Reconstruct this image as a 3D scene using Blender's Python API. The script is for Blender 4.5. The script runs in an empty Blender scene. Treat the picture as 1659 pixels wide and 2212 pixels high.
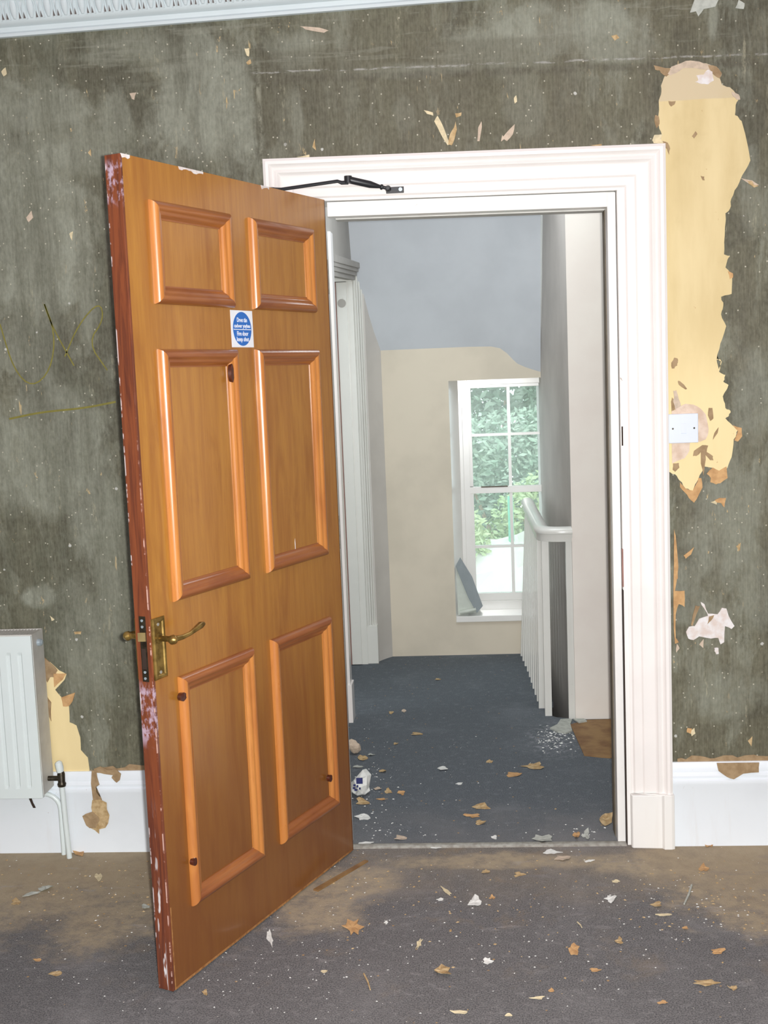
import bpy, bmesh, math, random
import numpy as np
from mathutils import Vector, Matrix
from mathutils.geometry import tessellate_polygon

sc = bpy.context.scene
COL = sc.collection
RND = random.Random(7)

# ------------------------------------------------------------------ camera
W, H, F = 1659.0, 2212.0, 2521.5
CAM = Vector((0.393, -3.508, 1.470))
YAW, PITCH, ROLL = -0.0733, -0.1164, -0.0400
def basis():
    cy, sy = math.cos(YAW), math.sin(YAW)
    f = Vector((sy, cy, 0)); r = Vector((cy, -sy, 0)); u = Vector((0, 0, 1))
    cp, sp = math.cos(PITCH), math.sin(PITCH)
    f2 = f*cp + u*sp; u2 = u*cp - f*sp
    cr, sr = math.cos(ROLL), math.sin(ROLL)
    return r*cr + u2*sr, u2*cr - r*sr, f2
BR, BU, BF = basis()
cam = bpy.data.cameras.new('camera'); cam.sensor_fit = 'HORIZONTAL'; cam.sensor_width = 36.0
cam.lens = F/W*36.0; cam.clip_start = 0.05; cam.clip_end = 200
co = bpy.data.objects.new('camera', cam); COL.objects.link(co)
m = Matrix((BR, BU, -BF)).transposed().to_4x4(); m.translation = CAM
co.matrix_world = m
sc.camera = co
def ray(px, py): return BF + BR*((px-W/2)/F) - BU*((py-H/2)/F)
def at_z(px, py, z=0.0):
    r = ray(px, py); return CAM + r*((z-CAM.z)/r.z)
def at_y(px, py, y=0.0):
    r = ray(px, py); return CAM + r*((y-CAM.y)/r.y)

# ------------------------------------------------------------------ light
sc.view_settings.view_transform = 'Standard'; sc.view_settings.look = 'None'
sc.view_settings.gamma = 1.0; sc.view_settings.use_curve_mapping = False
sc.view_settings.exposure = 0.0
world = bpy.data.worlds.new('sky'); sc.world = world; world.use_nodes = True
bg = world.node_tree.nodes['Background']
bg.inputs[0].default_value = (0.86, 0.95, 1.0, 1); bg.inputs[1].default_value = 3.0
def area(name, loc, direction, sx, sy, power, col, shape='RECTANGLE'):
    l = bpy.data.lights.new(name, 'AREA'); l.shape = shape; l.size = sx
    if shape == 'RECTANGLE': l.size_y = sy
    l.energy = power; l.color = col
    o = bpy.data.objects.new(name, l); COL.objects.link(o); o.location = loc
    o.rotation_euler = Vector(direction).to_track_quat('-Z', 'Z').to_euler()
    return o
# the camera's own flash, just right of the lens
area('camera_flash', CAM + BR*0.030 + BF*0.03 + BU*0.012, BF, 0.03, 0.03, 106, (1.0, 0.985, 0.955), 'DISK')
# daylight through the room's own window, behind the photographer
area('window_daylight', (0.5, -4.72, 1.45), (0, 1, 0.0), 1.5, 1.7, 22, (0.93, 0.97, 1.0))
# unseen fill lamp added above the landing to brighten the hall
area('hall_fill', (0.35, 1.05, 2.50), (0.0, 0.10, -1), 0.9, 0.9, 15, (0.9, 0.96, 1.0))

# ------------------------------------------------------------------ material helpers
def lin(c):
    out = []
    for v in c:
        v = v/255.0
        out.append(v/12.92 if v <= 0.04045 else ((v+0.055)/1.055)**2.4)
    return (out[0], out[1], out[2], 1.0)
class MT:
    def __init__(s, name, rough=0.6, spec=0.4, coat=0.0, coat_rough=0.1, metal=0.0):
        s.m = bpy.data.materials.new(name); s.m.use_nodes = True
        s.t = s.m.node_tree; s.b = s.t.nodes['Principled BSDF']
        s.b.inputs['Roughness'].default_value = rough
        s.b.inputs['Specular IOR Level'].default_value = spec
        s.b.inputs['Coat Weight'].default_value = coat
        s.b.inputs['Coat Roughness'].default_value = coat_rough
        s.b.inputs['Metallic'].default_value = metal
        s.tc = None
    def n(s, typ): return s.t.nodes.new(typ)
    def l(s, a, b): s.t.links.new(a, b)
    def put(s, inp, v):
        if hasattr(v, 'is_output'): s.l(v, inp)
        else: inp.default_value = v
    def coord(s, scale=(1, 1, 1), loc=(0, 0, 0)):
        if s.tc is None: s.tc = s.n('ShaderNodeTexCoord')
        mp = s.n('ShaderNodeMapping'); mp.inputs['Scale'].default_value = scale
        mp.inputs['Location'].default_value = loc
        s.l(s.tc.outputs['Object'], mp.inputs['Vector']); return mp.outputs[0]
    def noise(s, vec, scale=5, detail=4, rough=0.55, dist=0.0):
        k = s.n('ShaderNodeTexNoise'); s.l(vec, k.inputs['Vector'])
        k.inputs['Scale'].default_value = scale; k.inputs['Detail'].default_value = detail
        k.inputs['Roughness'].default_value = rough; k.inputs['Distortion'].default_value = dist
        return k.outputs['Fac']
    def voro(s, vec, scale=5, out='Distance', rnd=1.0):
        k = s.n('ShaderNodeTexVoronoi'); s.l(vec, k.inputs['Vector'])
        k.inputs['Scale'].default_value = scale; k.inputs['Randomness'].default_value = rnd
        return k.outputs[out]
    def step(s, v, a, b, lo=0.0, hi=1.0, smooth=True):
        k = s.n('ShaderNodeMapRange'); k.interpolation_type = 'SMOOTHSTEP' if smooth else 'LINEAR'
        s.put(k.inputs['Value'], v)
        k.inputs['From Min'].default_value = a; k.inputs['From Max'].default_value = b
        k.inputs['To Min'].default_value = lo; k.inputs['To Max'].default_value = hi
        return k.outputs['Result']
    def math(s, op, a, b=0.0, c=None):
        k = s.n('ShaderNodeMath'); k.operation = op; s.put(k.inputs[0], a); s.put(k.inputs[1], b)
        if c is not None: s.put(k.inputs[2], c)
        return k.outputs[0]
    def mul(s, *a):
        r = a[0]
        for q in a[1:]: r = s.math('MULTIPLY', r, q)
        return r
    def mix(s, f, a, b):
        k = s.n('ShaderNodeMix'); k.data_type = 'RGBA'
        s.put(k.inputs[0], f); s.put(k.inputs[6], a); s.put(k.inputs[7], b)
        return k.outputs[2]
    def sep(s, vec):
        k = s.n('ShaderNodeSeparateXYZ'); s.l(vec, k.inputs[0]); return k.outputs
    def blob(s, cx, cz, rx, rz, soft=0.5, warp=None):
        """soft elliptical mask in the x-z plane (object coordinates)"""
        x, y, z = s.sep(s.coord())
        a = s.math('DIVIDE', s.math('SUBTRACT', x, cx), rx)
        b = s.math('DIVIDE', s.math('SUBTRACT', z, cz), rz)
        d = s.math('SQRT', s.math('ADD', s.math('MULTIPLY', a, a), s.math('MULTIPLY', b, b)))
        if warp is not None: d = s.math('ADD', d, warp)
        return s.step(d, 1.0+soft*0.5, 1.0-soft*0.5)
    def color(s, c): s.put(s.b.inputs['Base Color'], c); return s
    def rough(s, v): s.put(s.b.inputs['Roughness'], v); return s
    def bump(s, h, strength=0.3, dist=0.002):
        k = s.n('ShaderNodeBump'); k.inputs['Strength'].default_value = strength
        k.inputs['Distance'].default_value = dist; s.put(k.inputs['Height'], h)
        s.l(k.outputs[0], s.b.inputs['Normal']); return s

def plain(name, rgb, rough=0.6, spec=0.4, var=0.06, scale=18, bump=0.0, coat=0.0, coat_rough=0.1, metal=0.0, rgb2=None):
    t = MT(name, rough, spec, coat, coat_rough, metal)
    c = lin(rgb)
    c2 = lin(rgb2) if rgb2 else tuple([max(0, v*(1-var*2.2)) for v in c[:3]])+(1,)
    nz = t.noise(t.coord(), scale, 5)
    t.color(t.mix(t.step(nz, 0.35, 0.68), c, c2))
    if bump: t.bump(t.noise(t.coord(), scale*4, 4), bump)
    return t.m

# ------------------------------------------------------------------ materials
def m_wall():
    t = MT('dark_olive_paint', 0.62, 0.35)
    v = t.coord()
    x, y, z = t.sep(v)
    def warp(scale, loc, amt, ns=2.2):   # domain-warped coordinates
        k = t.n('ShaderNodeTexNoise'); t.l(t.coord((1, 1, 1), loc), k.inputs['Vector']); k.inputs['Scale'].default_value = ns; k.inputs['Detail'].default_value = 6
        a = t.n('ShaderNodeVectorMath'); a.operation = 'MULTIPLY_ADD'
        t.l(k.outputs['Color'], a.inputs[0]); a.inputs[1].default_value = (amt, amt, amt); t.l(t.coord(scale, loc), a.inputs[2]); return a.outputs[0]
    runs = t.noise(warp((9, 1, 1.3), (2, 0, 5), .5, 3), 1.3, 8, .68)
    fine = t.noise(t.coord((1, 1, 0.45)), 120, 4, 0.65)
    fib = t.noise(t.coord((190, 1, 10)), 1.0, 3, 0.6)
    med = t.noise(warp((1.5, 1, 1), (7, 0, 2), .25, 6), 14, 6, .7)
    # olive base, browner to the right, greener to the left
    base = t.mix(t.step(x, -.6, .5), lin((84, 86, 70)), lin((92, 88, 68)))
    col = t.mix(t.step(runs, .35, .65), base, lin((106, 105, 86)))
    col = t.mix(t.mul(t.step(med, .42, .62), .5), col, lin((76, 73, 56)))
    dk = t.mul(t.step(t.noise(warp((1.4, 1, 1.1), (2, 0, 9), .5), 2.4, 8, .72), .47, .60), .7)
    col = t.mix(dk, col, lin((68, 66, 51)))
    # pale smears of old paste: broad ones everywhere, stronger where the wall shows them
    w = t.math('MULTIPLY', t.math('SUBTRACT', t.noise(warp((1.3, 1, 1), (3, 0, 1), .5), 3.4, 7, .7), 0.5), 3.2)
    sm = None
    for (px, py, rx, rz, k) in ((60, 230, .16, .10, .8), (120, 330, .22, .08, .7), (60, 520, .20, .28, .95), (420, 235, .14, .18, .9), (250, 250, .05, .10, .7), (520, 225, .045, .16, .8),
                                (90, 980, .20, .22, .8), (200, 1080, .10, .20, .7), (290, 100, .14, .06, .6), (300, 120, .30, .025, .5), (640, 110, .10, .08, .6), (1210, 60, .22, .07, .95), (1060, 110, .18, .07, .75), (930, 150, .28, .025, .8),
                                (1300, 95, .12, .05, .7), (1555, 1120, .10, .16, .6), (1630, 830, .06, .14, .6), (1580, 1500, .12, .08, .65), (1500, 1330, .10, .04, .5), (1130, 215, .05, .10, .5), (640, 250, .02, .09, .8), (1540, 55, .02, .07, .8), (1620, 420, .03, .12, .5),
                                (180, 1380, .10, .2, .6), (85, 1290, .06, .035, 1.0), (240, 1240, .06, .25, .6), (70, 700, .10, .15, .6), (170, 560, .05, .25, .7), (1470, 1260, .05, .06, .6), (1640, 1280, .05, .1, .5), (870, 250, .03, .05, .5)):
        p = at_y(px, py)
        b = t.math('MULTIPLY', t.blob(p.x, p.z, rx, rz, 0.7, w), k)
        sm = b if sm is None else t.math('MAXIMUM', sm, b)
    sm = t.mul(sm, t.step(runs, 0.30, 0.58, 0.35, 1.0), t.step(med, .3, .6, .55, 1.0))
    gen = t.mul(t.step(t.noise(warp((2.6, 1, .9), (9, 0, 4), .4, 3), 3.4, 8, 0.72), 0.50, 0.62), t.step(runs, .4, .6, .3, 1.0), .5)
    col = t.mix(t.math('MAXIMUM', sm, gen), col, lin((146, 150, 136)))
    # border line of the old frieze and the seam above the architrave
    pa = at_y(564, 200)
    sx_ = t.math('ADD', t.math('SUBTRACT', x, pa.x), t.mul(t.math('SUBTRACT', med, .5), .02))
    right = t.mul(t.step(sx_, -.002, .004), t.step(z, 2.09, 2.12), t.step(z, 2.43, 2.41), t.step(x, .9, .5))
    col = t.mix(t.mul(right, .45), col, lin((80, 76, 58)))
    seam = t.mul(t.step(t.math('ABSOLUTE', t.math('ADD', sx_, .006)), 0.010, 0.001), t.step(z, 2.06, 2.12), t.step(z, 2.42, 2.36), t.step(med, .42, .58))
    col = t.mix(t.mul(seam, .75), col, lin((150, 150, 132)))
    p1, p2 = at_y(560, 157), at_y(1500, 122)
    sl = (p2.z-p1.z)/(p2.x-p1.x)
    zz = t.math('SUBTRACT', z, t.math('MULTIPLY_ADD', x, sl, p1.z-p1.x*sl))
    zz = t.math('ADD', zz, t.mul(t.math('SUBTRACT', t.noise(v, 13, 4), .5), .012))
    ln = t.mul(t.step(t.math('ABSOLUTE', zz), 0.0045, 0.0008), t.step(t.noise(t.coord((5, 1, 16)), 3, 6, .75), .45, .56), t.step(x, -.22, -.18))
    col = t.mix(t.mul(ln, .7), col, lin((176, 176, 172)))
    sh = t.mul(t.step(t.math('ABSOLUTE', t.math('ADD', zz, .022)), 0.016, 0.004), t.step(x, -.22, -.18), t.step(med, .35, .55), .5)
    col = t.mix(sh, col, lin((70, 66, 52)))
    # horizontal brush strokes under the cornice
    hb_ = t.mul(t.step(t.noise(warp((2.2, 1, 26), (1, 0, 7), .4, 4), 1.6, 6, .7), .54, .64), t.step(z, 2.28, 2.46), .45)
    col = t.mix(hb_, col, lin((140, 142, 128)))
    scr = t.mul(t.step(t.noise(warp((34, 1, 5), (5, 0, 1), .6, 4), 1.0, 5, 0.72), 0.62, 0.70), t.step(fine, .4, .6), .6)
    col = t.mix(scr, col, lin((158, 154, 130)))
    # cream flecks of lining paper, white filler spots
    fl = t.mul(t.step(t.noise(warp((2.1, 1, .9), (1, 0, 3), .06, 20), 24, 4, 0.7), 0.665, 0.70), t.step(t.noise(v, 3.2, 3), .45, .6))
    col = t.mix(fl, col, lin((196, 172, 128)))
    sc1 = t.mul(t.step(t.noise(warp((60, 1, 10), (4, 0, 0), .5, 9), 1, 3, 0.6), .69, .73), t.step(t.noise(v, 2.6, 3), .45, .58))
    col = t.mix(sc1, col, lin((200, 176, 130)))
    dirty = t.mul(t.math('SUBTRACT', t.noise(v, 150, 3, .7), .5), .12)
    cell = t.voro(v, 19, 'Color'); d = t.math('ADD', t.voro(v, 19), dirty)
    spot = t.mul(t.step(d, 0.11, 0.07), t.step(t.sep(cell)[0], 0.86, 0.87))
    col = t.mix(t.mul(spot, .9), col, lin((206, 207, 202)))
    d2 = t.math('ADD', t.voro(v, 62), dirty); c2 = t.sep(t.voro(v, 62, 'Color'))[1]
    col = t.mix(t.mul(t.step(d2, 0.17, 0.09), t.step(c2, 0.93, 0.94)), col, lin((190, 186, 168)))
    grain = t.math('ADD', t.mul(t.math('SUBTRACT', fine, .5), .9), t.mul(t.math('SUBTRACT', fib, .5), .7))
    col = t.mix(t.step(grain, -.35, .35), t.mix(.74, lin((38, 36, 28)), col), t.mix(.88, lin((200, 198, 180)), col))
    t.color(col)
    t.rough(t.step(runs, .3, .7, .5, .72))
    t.bump(t.math('ADD', fine, t.math('ADD', t.mul(fl, 1.5), t.mul(runs, .8))), 0.35, 0.0015)
    return t.m

def m_yellow():
    t = MT('bare_cream_plaster', 0.7, 0.25)
    v = t.coord()
    z = t.sep(v)[2]
    zb = at_y(1500, 215).z
    nz = t.noise(v, 7, 5)
    col = t.mix(t.step(t.noise(t.coord((6, 1, 1.2)), 2, 5), .3, .7), lin((224, 206, 160)), lin((210, 190, 142)))
    top = t.step(t.math('ADD', z, t.mul(t.math('SUBTRACT', nz, .5), .01)), zb-.002, zb+.002)
    col = t.mix(top, col, lin((208, 192, 160)))
    wid = t.mul(t.step(nz, .52, .75), .45)
    col = t.mix(wid, col, lin((196, 176, 128)))
    lowz = at_y(1500, 830).z
    low = t.step(z, lowz+.25, lowz-.1)
    col = t.mix(t.mul(low, .6), col, lin((244, 224, 172)))
    dk = t.mul(t.step(t.noise(v, 26, 4, .7), .68, .74), .6)
    col = t.mix(dk, col, lin((176, 130, 84)))
    t.color(col); t.bump(t.noise(v, 90, 3), .2, .001)
    return t.m

def m_veneer(name, c1, c2, c3, horizontal=False, knots=0.0, rough=0.42, dark_low=True):
    t = MT(name, rough, 0.5, 0.8, 0.19)
    s = (3, 40, 46) if horizontal else (46, 40, 2.6)
    g = t.noise(t.coord(s), 1.0, 6, 0.6, 0.35)
    g2 = t.noise(t.coord((1.5, 1, 9) if horizontal else (9, 1, 1.5)), 1.6, 4, 0.6, 1.0)
    f = t.noise(t.coord((14, 200, 260) if horizontal else (260, 200, 14)), 1.0, 2, 0.5)
    col = t.mix(t.step(g, .3, .72), lin(c1), lin(c2))
    col = t.mix(t.mul(t.step(g2, .45, .72), .6), col, lin(c3))
    col = t.mix(t.mul(t.step(f, .55, .75), .35), col, lin(c3))
    if dark_low:   # foot of the door darker: stain, plus flash falloff painted in
        z = t.sep(t.coord())[2]
        nn = t.mul(t.math('SUBTRACT', t.noise(t.coord(), 3, 4), .5), .25)
        lowm = t.step(t.math('ADD', z, nn), 1.05, .15)
        col = t.mix(t.mul(lowm, .75), col, lin((112, 62, 26)))
    t.color(col)
    t.rough(t.step(g2, .3, .8, rough-.05, rough+.1))
    t.bump(t.math('ADD', g, t.mul(f, .5)), 0.12, 0.0008)
    return t.m

def m_edge():
    t = MT('stained_door_edge', 0.35, 0.5, 0.8, 0.12)
    v = t.coord()
    g = t.noise(t.coord((40, 60, 3.5)), 1.0, 5, .6, 1.5)
    col = t.mix(t.step(g, .35, .7), lin((128, 68, 40)), lin((92, 46, 32)))
    z = t.sep(v)[2]
    # white and lilac paint scrapes beside the lock, at the top and foot
    scr = t.noise(t.coord((30, 45, 26)), 1.0, 5, .7)
    band = t.math('MAXIMUM', t.mul(t.step(z, 1.86, 1.89), t.step(z, 1.975, 1.95)), t.mul(t.step(z, .60, .64), t.step(z, .775, .74)))
    sc = t.mul(band, t.step(scr, .46, .60), .75)
    col = t.mix(sc, col, lin((196, 176, 196)))
    low = t.mul(t.step(z, .50, .15), t.step(t.math('ABSOLUTE', t.math('ADD', t.sep(v)[1], .024)), .012, .006), t.step(t.noise(t.coord((60, 50, 9), (2, 1, 5)), 1.0, 3, .6), .56, .61))
    col = t.mix(low, col, lin((224, 220, 222)))
    y = t.sep(v)[1]
    arr = t.mul(t.step(t.math('ABSOLUTE', t.math('ADD', y, .042)), .0026, .0008), t.step(t.noise(t.coord((10, 10, 13)), 1.0, 4, .7), .54, .60), .7)
    col = t.mix(arr, col, lin((226, 214, 214)))
    arr2 = t.mul(t.step(t.math('ABSOLUTE', t.math('ADD', y, .002)), .0022, .0008), t.step(t.noise(t.coord((10, 10, 17), (3, 3, 3)), 1.0, 4, .7), .5, .56), t.step(z, 1.5, 1.0))
    col = t.mix(t.mul(arr2, .8), col, lin((218, 180, 168)))
    t.color(col); t.bump(g, .15, .001)
    return t.m

def m_carpet(name, c1, c2, dusty):
    t = MT(name, 0.9, 0.15)
    v = t.coord()
    f = t.noise(v, 260, 2, .6); g = t.noise(v, 34, 4, .65); big = t.noise(v, 2.3, 5, .6, .5)
    col = t.mix(t.step(f, .32, .68), lin(c1), lin(c2))
    col = t.mix(t.mul(t.step(g, .5, .8), .5), col, lin(tuple(min(255, q+26) for q in c2)))
    x, y, z = t.sep(v)
    col = t.mix(t.mul(t.step(big, .5, .75), .35), col, lin(tuple(min(255, q+30) for q in c2)))
    if dusty == 'room':
        d = t.math('ADD', y, t.mul(t.math('SUBTRACT', t.noise(v, 3.5, 5, .65, .6), .5), .75))
        side = t.math('MAXIMUM', t.step(x, .65, 1.15), t.math('MAXIMUM', t.step(x, -.15, -.45), .25))
        k = t.mul(t.step(d, -.52, -.16), t.step(t.noise(v, 9, 5, .7), .2, .62, .45, 1.0), side)
        col = t.mix(t.mul(k, .95), col, lin((166, 150, 124)))
        k2 = t.mul(t.step(t.noise(v, 5, 6, .7, .4), .55, .7), t.step(y, -1.3, -.3), .5)
        col = t.mix(k2, col, lin((142, 126, 104)))
        def spotm(px, py, rx, ry):
            p = at_z(px, py)
            a = t.math('DIVIDE', t.math('SUBTRACT', x, p.x), rx); b = t.math('DIVIDE', t.math('SUBTRACT', y, p.y), ry)
            dd = t.math('SQRT', t.math('ADD', t.mul(a, a), t.mul(b, b)))
            return t.step(t.math('ADD', dd, t.mul(t.math('SUBTRACT', t.noise(v, 5, 6, .7), .5), 2.2)), 1.25, .6)
        dm = None
        for q in ((150, 1900, .40, .34), (270, 1960, .22, .26), (700, 1945, .13, .20), (790, 1900, .10, .10), (1590, 1900, .22, .30), (1640, 1980, .12, .14), (1420, 1865, .18, .10), (1090, 1860, .40, .06)):
            b_ = spotm(*q); dm = b_ if dm is None else t.math('MAXIMUM', dm, b_)
        col = t.mix(t.mul(dm, t.step(t.noise(v, 22, 5, .72), .3, .62, .35, 1.0), .9), col, lin((172, 158, 134)))
        wh = t.mul(t.step(t.noise(t.coord((3, 8, 1), (4, 2, 0)), 1.6, 7, .75), .58, .70), .45)
        col = t.mix(wh, col, lin((166, 164, 164)))
        # rubbed line where the door's foot drags
        k4 = t.mul(t.step(t.noise(t.coord((1.5, 9, 1)), 1.3, 5, .7), .56, .7), .35)
        col = t.mix(k4, col, lin((132, 130, 132)))
    else:
        k = t.mul(t.step(t.math('ADD', y, t.mul(t.math('SUBTRACT', t.noise(v, 6, 4), .5), .5)), .45, .0), t.step(big, .3, .7, .3, 1), .55)
        col = t.mix(k, col, lin((140, 138, 136)))
        p = at_z(1195, 1590)
        a = t.math('DIVIDE', t.math('SUBTRACT', x, p.x), .13); b = t.math('DIVIDE', t.math('SUBTRACT', y, p.y-.05), .26)
        dd = t.math('SQRT', t.math('ADD', t.mul(a, a), t.mul(b, b)))
        pw = t.mul(t.step(dd, 1.2, .1), t.step(t.noise(v, 40, 5, .75), .45, .7))
        col = t.mix(t.mul(pw, .75), col, lin((190, 192, 198)))
    dsp = t.voro(v, 70); cc = t.sep(t.voro(v, 70, 'Color'))
    sp = t.mul(t.step(dsp, .15, .08), t.step(cc[0], .95, .96))
    col = t.mix(sp, col, lin((214, 210, 200)))
    sp2 = t.mul(t.step(t.voro(t.coord((1, 1, 1), (5, 5, 5)), 38), .16, .09), t.step(t.sep(t.voro(t.coord((1, 1, 1), (5, 5, 5)), 38, 'Color'))[1], .88, .89))
    col = t.mix(t.mul(sp2, .8), col, lin((186, 152, 102)))
    t.color(col); t.bump(t.math('ADD', f, g), .6, .003)
    return t.m

def m_white(name, rgb, rough=.35, chips=0.0, coat=.3):
    t = MT(name, rough, .5, coat, .18)
    v = t.coord()
    n1 = t.noise(v, 5, 4)
    c = lin(rgb)
    col = t.mix(t.step(n1, .4, .75), c, tuple(q*.95 for q in c[:3])+(1,))
    if chips:
        ch = t.mul(t.step(t.noise(v, 55, 4, .7), .69, .71), t.step(t.noise(v, 6, 2), .5, .62))
        col = t.mix(t.mul(ch, chips), col, lin((150, 126, 108)))
        st = t.mul(t.step(t.noise(t.coord((14, 14, 1.6)), 1.4, 5, .65), .56, .8), .18)
        col = t.mix(st, col, lin((196, 176, 160)))
    t.color(col); t.bump(t.noise(t.coord((1, 1, .25)), 60, 3), .06, .001)
    return t.m

def m_glass():
    m = bpy.data.materials.new('window_glass'); m.use_nodes = True
    t = m.node_tree; b = t.nodes['Principled BSDF']; out = [q for q in t.nodes if q.type == 'OUTPUT_MATERIAL'][0]
    tr = t.nodes.new('ShaderNodeBsdfTransparent'); tr.inputs[0].default_value = (.95, .98, .97, 1)
    mx = t.nodes.new('ShaderNodeMixShader'); mx.inputs[0].default_value = .20  # pale share mixed in paints a haze over the view
    b.inputs['Roughness'].default_value = .04; b.inputs['Base Color'].default_value = (.8, .9, .87, 1)
    t.links.new(tr.outputs[0], mx.inputs[1]); t.links.new(b.outputs[0], mx.inputs[2]); t.links.new(mx.outputs[0], out.inputs[0])
    return m

M = dict(
    wall=m_wall(), yellow=m_yellow(),
    veneer=m_veneer('veneer_face', (178, 124, 50), (162, 106, 42), (142, 86, 34)),
    pine_v=m_veneer('pine_moulding', (200, 134, 68), (182, 114, 54), (160, 92, 42), dark_low=False, rough=.3),
    pine_h=m_veneer('pine_moulding_shaded', (162, 98, 44), (144, 80, 36), (122, 62, 28), horizontal=True, dark_low=False, rough=.38),  # same pine, darkened to paint in the weaker light on horizontals
    knot=plain('pine_knot', (84, 36, 20), .4, .5, .2, 120, coat=.5),
    edge=m_edge(),
    carpet=m_carpet('room_carpet', (86, 86, 88), (128, 127, 127), 'room'),
    carpet2=m_carpet('hall_carpet', (82, 88, 93), (112, 118, 124), 'hall'),
    white=m_white('white_gloss_paint', (240, 236, 233), .3, .0, .35),
    white_old=m_white('white_gloss_paint_chipped', (238, 237, 234), .35, .8),
    skirt=m_white('skirting_paint', (236, 243, 250), .4, .6),
    cool=m_white('radiator_enamel', (222, 232, 232), .35, .0),
    radside=plain('radiator_side_grey', (206, 205, 200), .5, .4, .05),
    cornice=m_white('cornice_paint', (206, 216, 220), .6, .0, .0),
    ceiling=plain('ceiling_pink', (226, 200, 212), .8, .2, .04),
    cream=plain('hall_cream_paint', (218, 208, 190), .75, .25, .04, 3, rgb2=(206, 197, 180)),
    cream2=plain('hall_pale_paint', (240, 234, 226), .7, .3, .03, 3, rgb2=(234, 226, 218), bump=.05),
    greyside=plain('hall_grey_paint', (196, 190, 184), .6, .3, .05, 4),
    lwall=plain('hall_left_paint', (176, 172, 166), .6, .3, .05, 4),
    soffit=plain('hall_blue_white_paint', (198, 202, 207), .75, .25, .03, 3, rgb2=(190, 194, 199)),
    hallwhite=m_white('hall_white_gloss', (226, 226, 220), .3, .5, .5),
    winwhite=m_white('window_white_gloss', (240, 238, 234), .25, .0, .6),
    brownstrip=plain('brown_door_edge', (150, 108, 98), .5, .4, .1),
    shadeolive=plain('reveal_shade_olive', (120, 112, 98), .7, .2, .1),
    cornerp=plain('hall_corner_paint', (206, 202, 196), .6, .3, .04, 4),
    recess=plain('cornice_recess_shade', (118, 110, 108), .8, .2, .1),
    barewood=plain('bare_chipped_wood', (176, 128, 80), .6, .3, .15, 60, rgb2=(140, 92, 52)),
    dark=plain('gap_dark', (60, 48, 42), .8, .2, .1),
    brass=plain('worn_brass', (176, 146, 82), .34, .5, .2, 30, metal=.75, rgb2=(112, 88, 44)),
    brass_br=plain('bright_brass', (226, 200, 140), .25, .5, .1, 30, metal=.8),
    steel=plain('dull_steel', (168, 166, 158), .45, .5, .08, 60, metal=.15, rgb2=(140, 136, 126)),
    darksteel=plain('dark_lock_steel', (74, 68, 56), .4, .5, .2, 80, metal=.6, rgb2=(50, 44, 36)),
    black=plain('black_metal', (34, 36, 40), .4, .5, .1, 50),
    zinc=plain('zinc_screw', (190, 205, 215), .3, .5, .1, 50, metal=.5),
    signwhite=plain('sticker_white', (236, 240, 246), .35, .4, .01),
    signblue=plain('sticker_blue', (48, 112, 196), .35, .4, .02),
    plastic=plain('switch_plastic', (218, 226, 240), .3, .5, .01),
    pinkplaster=plain('pink_plaster', (224, 206, 190), .8, .2, .08, 30, rgb2=(204, 180, 160), bump=.3),
    filler=plain('white_filler', (228, 226, 226), .7, .3, .08, 40, bump=.3, rgb2=(214, 200, 192)),
    brownpaper=plain('brown_lining', (168, 144, 112), .75, .2, .12, 40, rgb2=(146, 122, 92)),
    orangepaper=plain('orange_lining', (206, 166, 118), .75, .2, .1, 40, rgb2=(182, 142, 98)),
    tan=plain('tan_paper', (200, 176, 136), .8, .2, .12, 60, rgb2=(170, 142, 100)),
    creamp=plain('cream_paper', (226, 212, 176), .8, .2, .1, 60),
    whitep=plain('white_paper', (232, 234, 230), .7, .3, .06, 60),
    greyp=plain('grey_paper', (190, 194, 186), .7, .3, .1, 60),
    pinkp=plain('pinkish_paper', (206, 188, 168), .7, .3, .1, 60),
    board=plain('bare_board', (150, 118, 76), .6, .35, .15, 12, rgb2=(122, 88, 56), bump=.2),
    greysheet=plain('grey_sheet', (158, 166, 170), .5, .4, .04),
    greensheet=plain('pale_sheet', (206, 212, 202), .5, .4, .04),
    marker=plain('yellow_marker', (128, 122, 58), .6, .3, .1, 60),
    leafg=plain('hedge_leaf', (178, 194, 174), .6, .3, .2, 6, rgb2=(128, 154, 130)),
    leafl=plain('hedge_leaf_light', (196, 206, 160), .5, .4, .2, 3, rgb2=(166, 190, 140)),
    twig=plain('bare_twig', (206, 182, 158), .7, .2, .2, 6),
    stone=plain('pale_stone', (222, 220, 214), .8, .2, .1, 3, rgb2=(200, 196, 186)),
    paving=plain('pale_paving', (224, 226, 230), .8, .2, .06, 2),
    green=plain('green_post', (120, 196, 168), .5, .3, .05),
    blueprint=plain('blue_print', (52, 58, 110), .6, .3, .1),
    glass=m_glass(),
)
def m_roomwalls(): return plain('room_side_paint', (120, 118, 104), .7, .3, .1, 3)
M['side'] = m_roomwalls()

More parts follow.
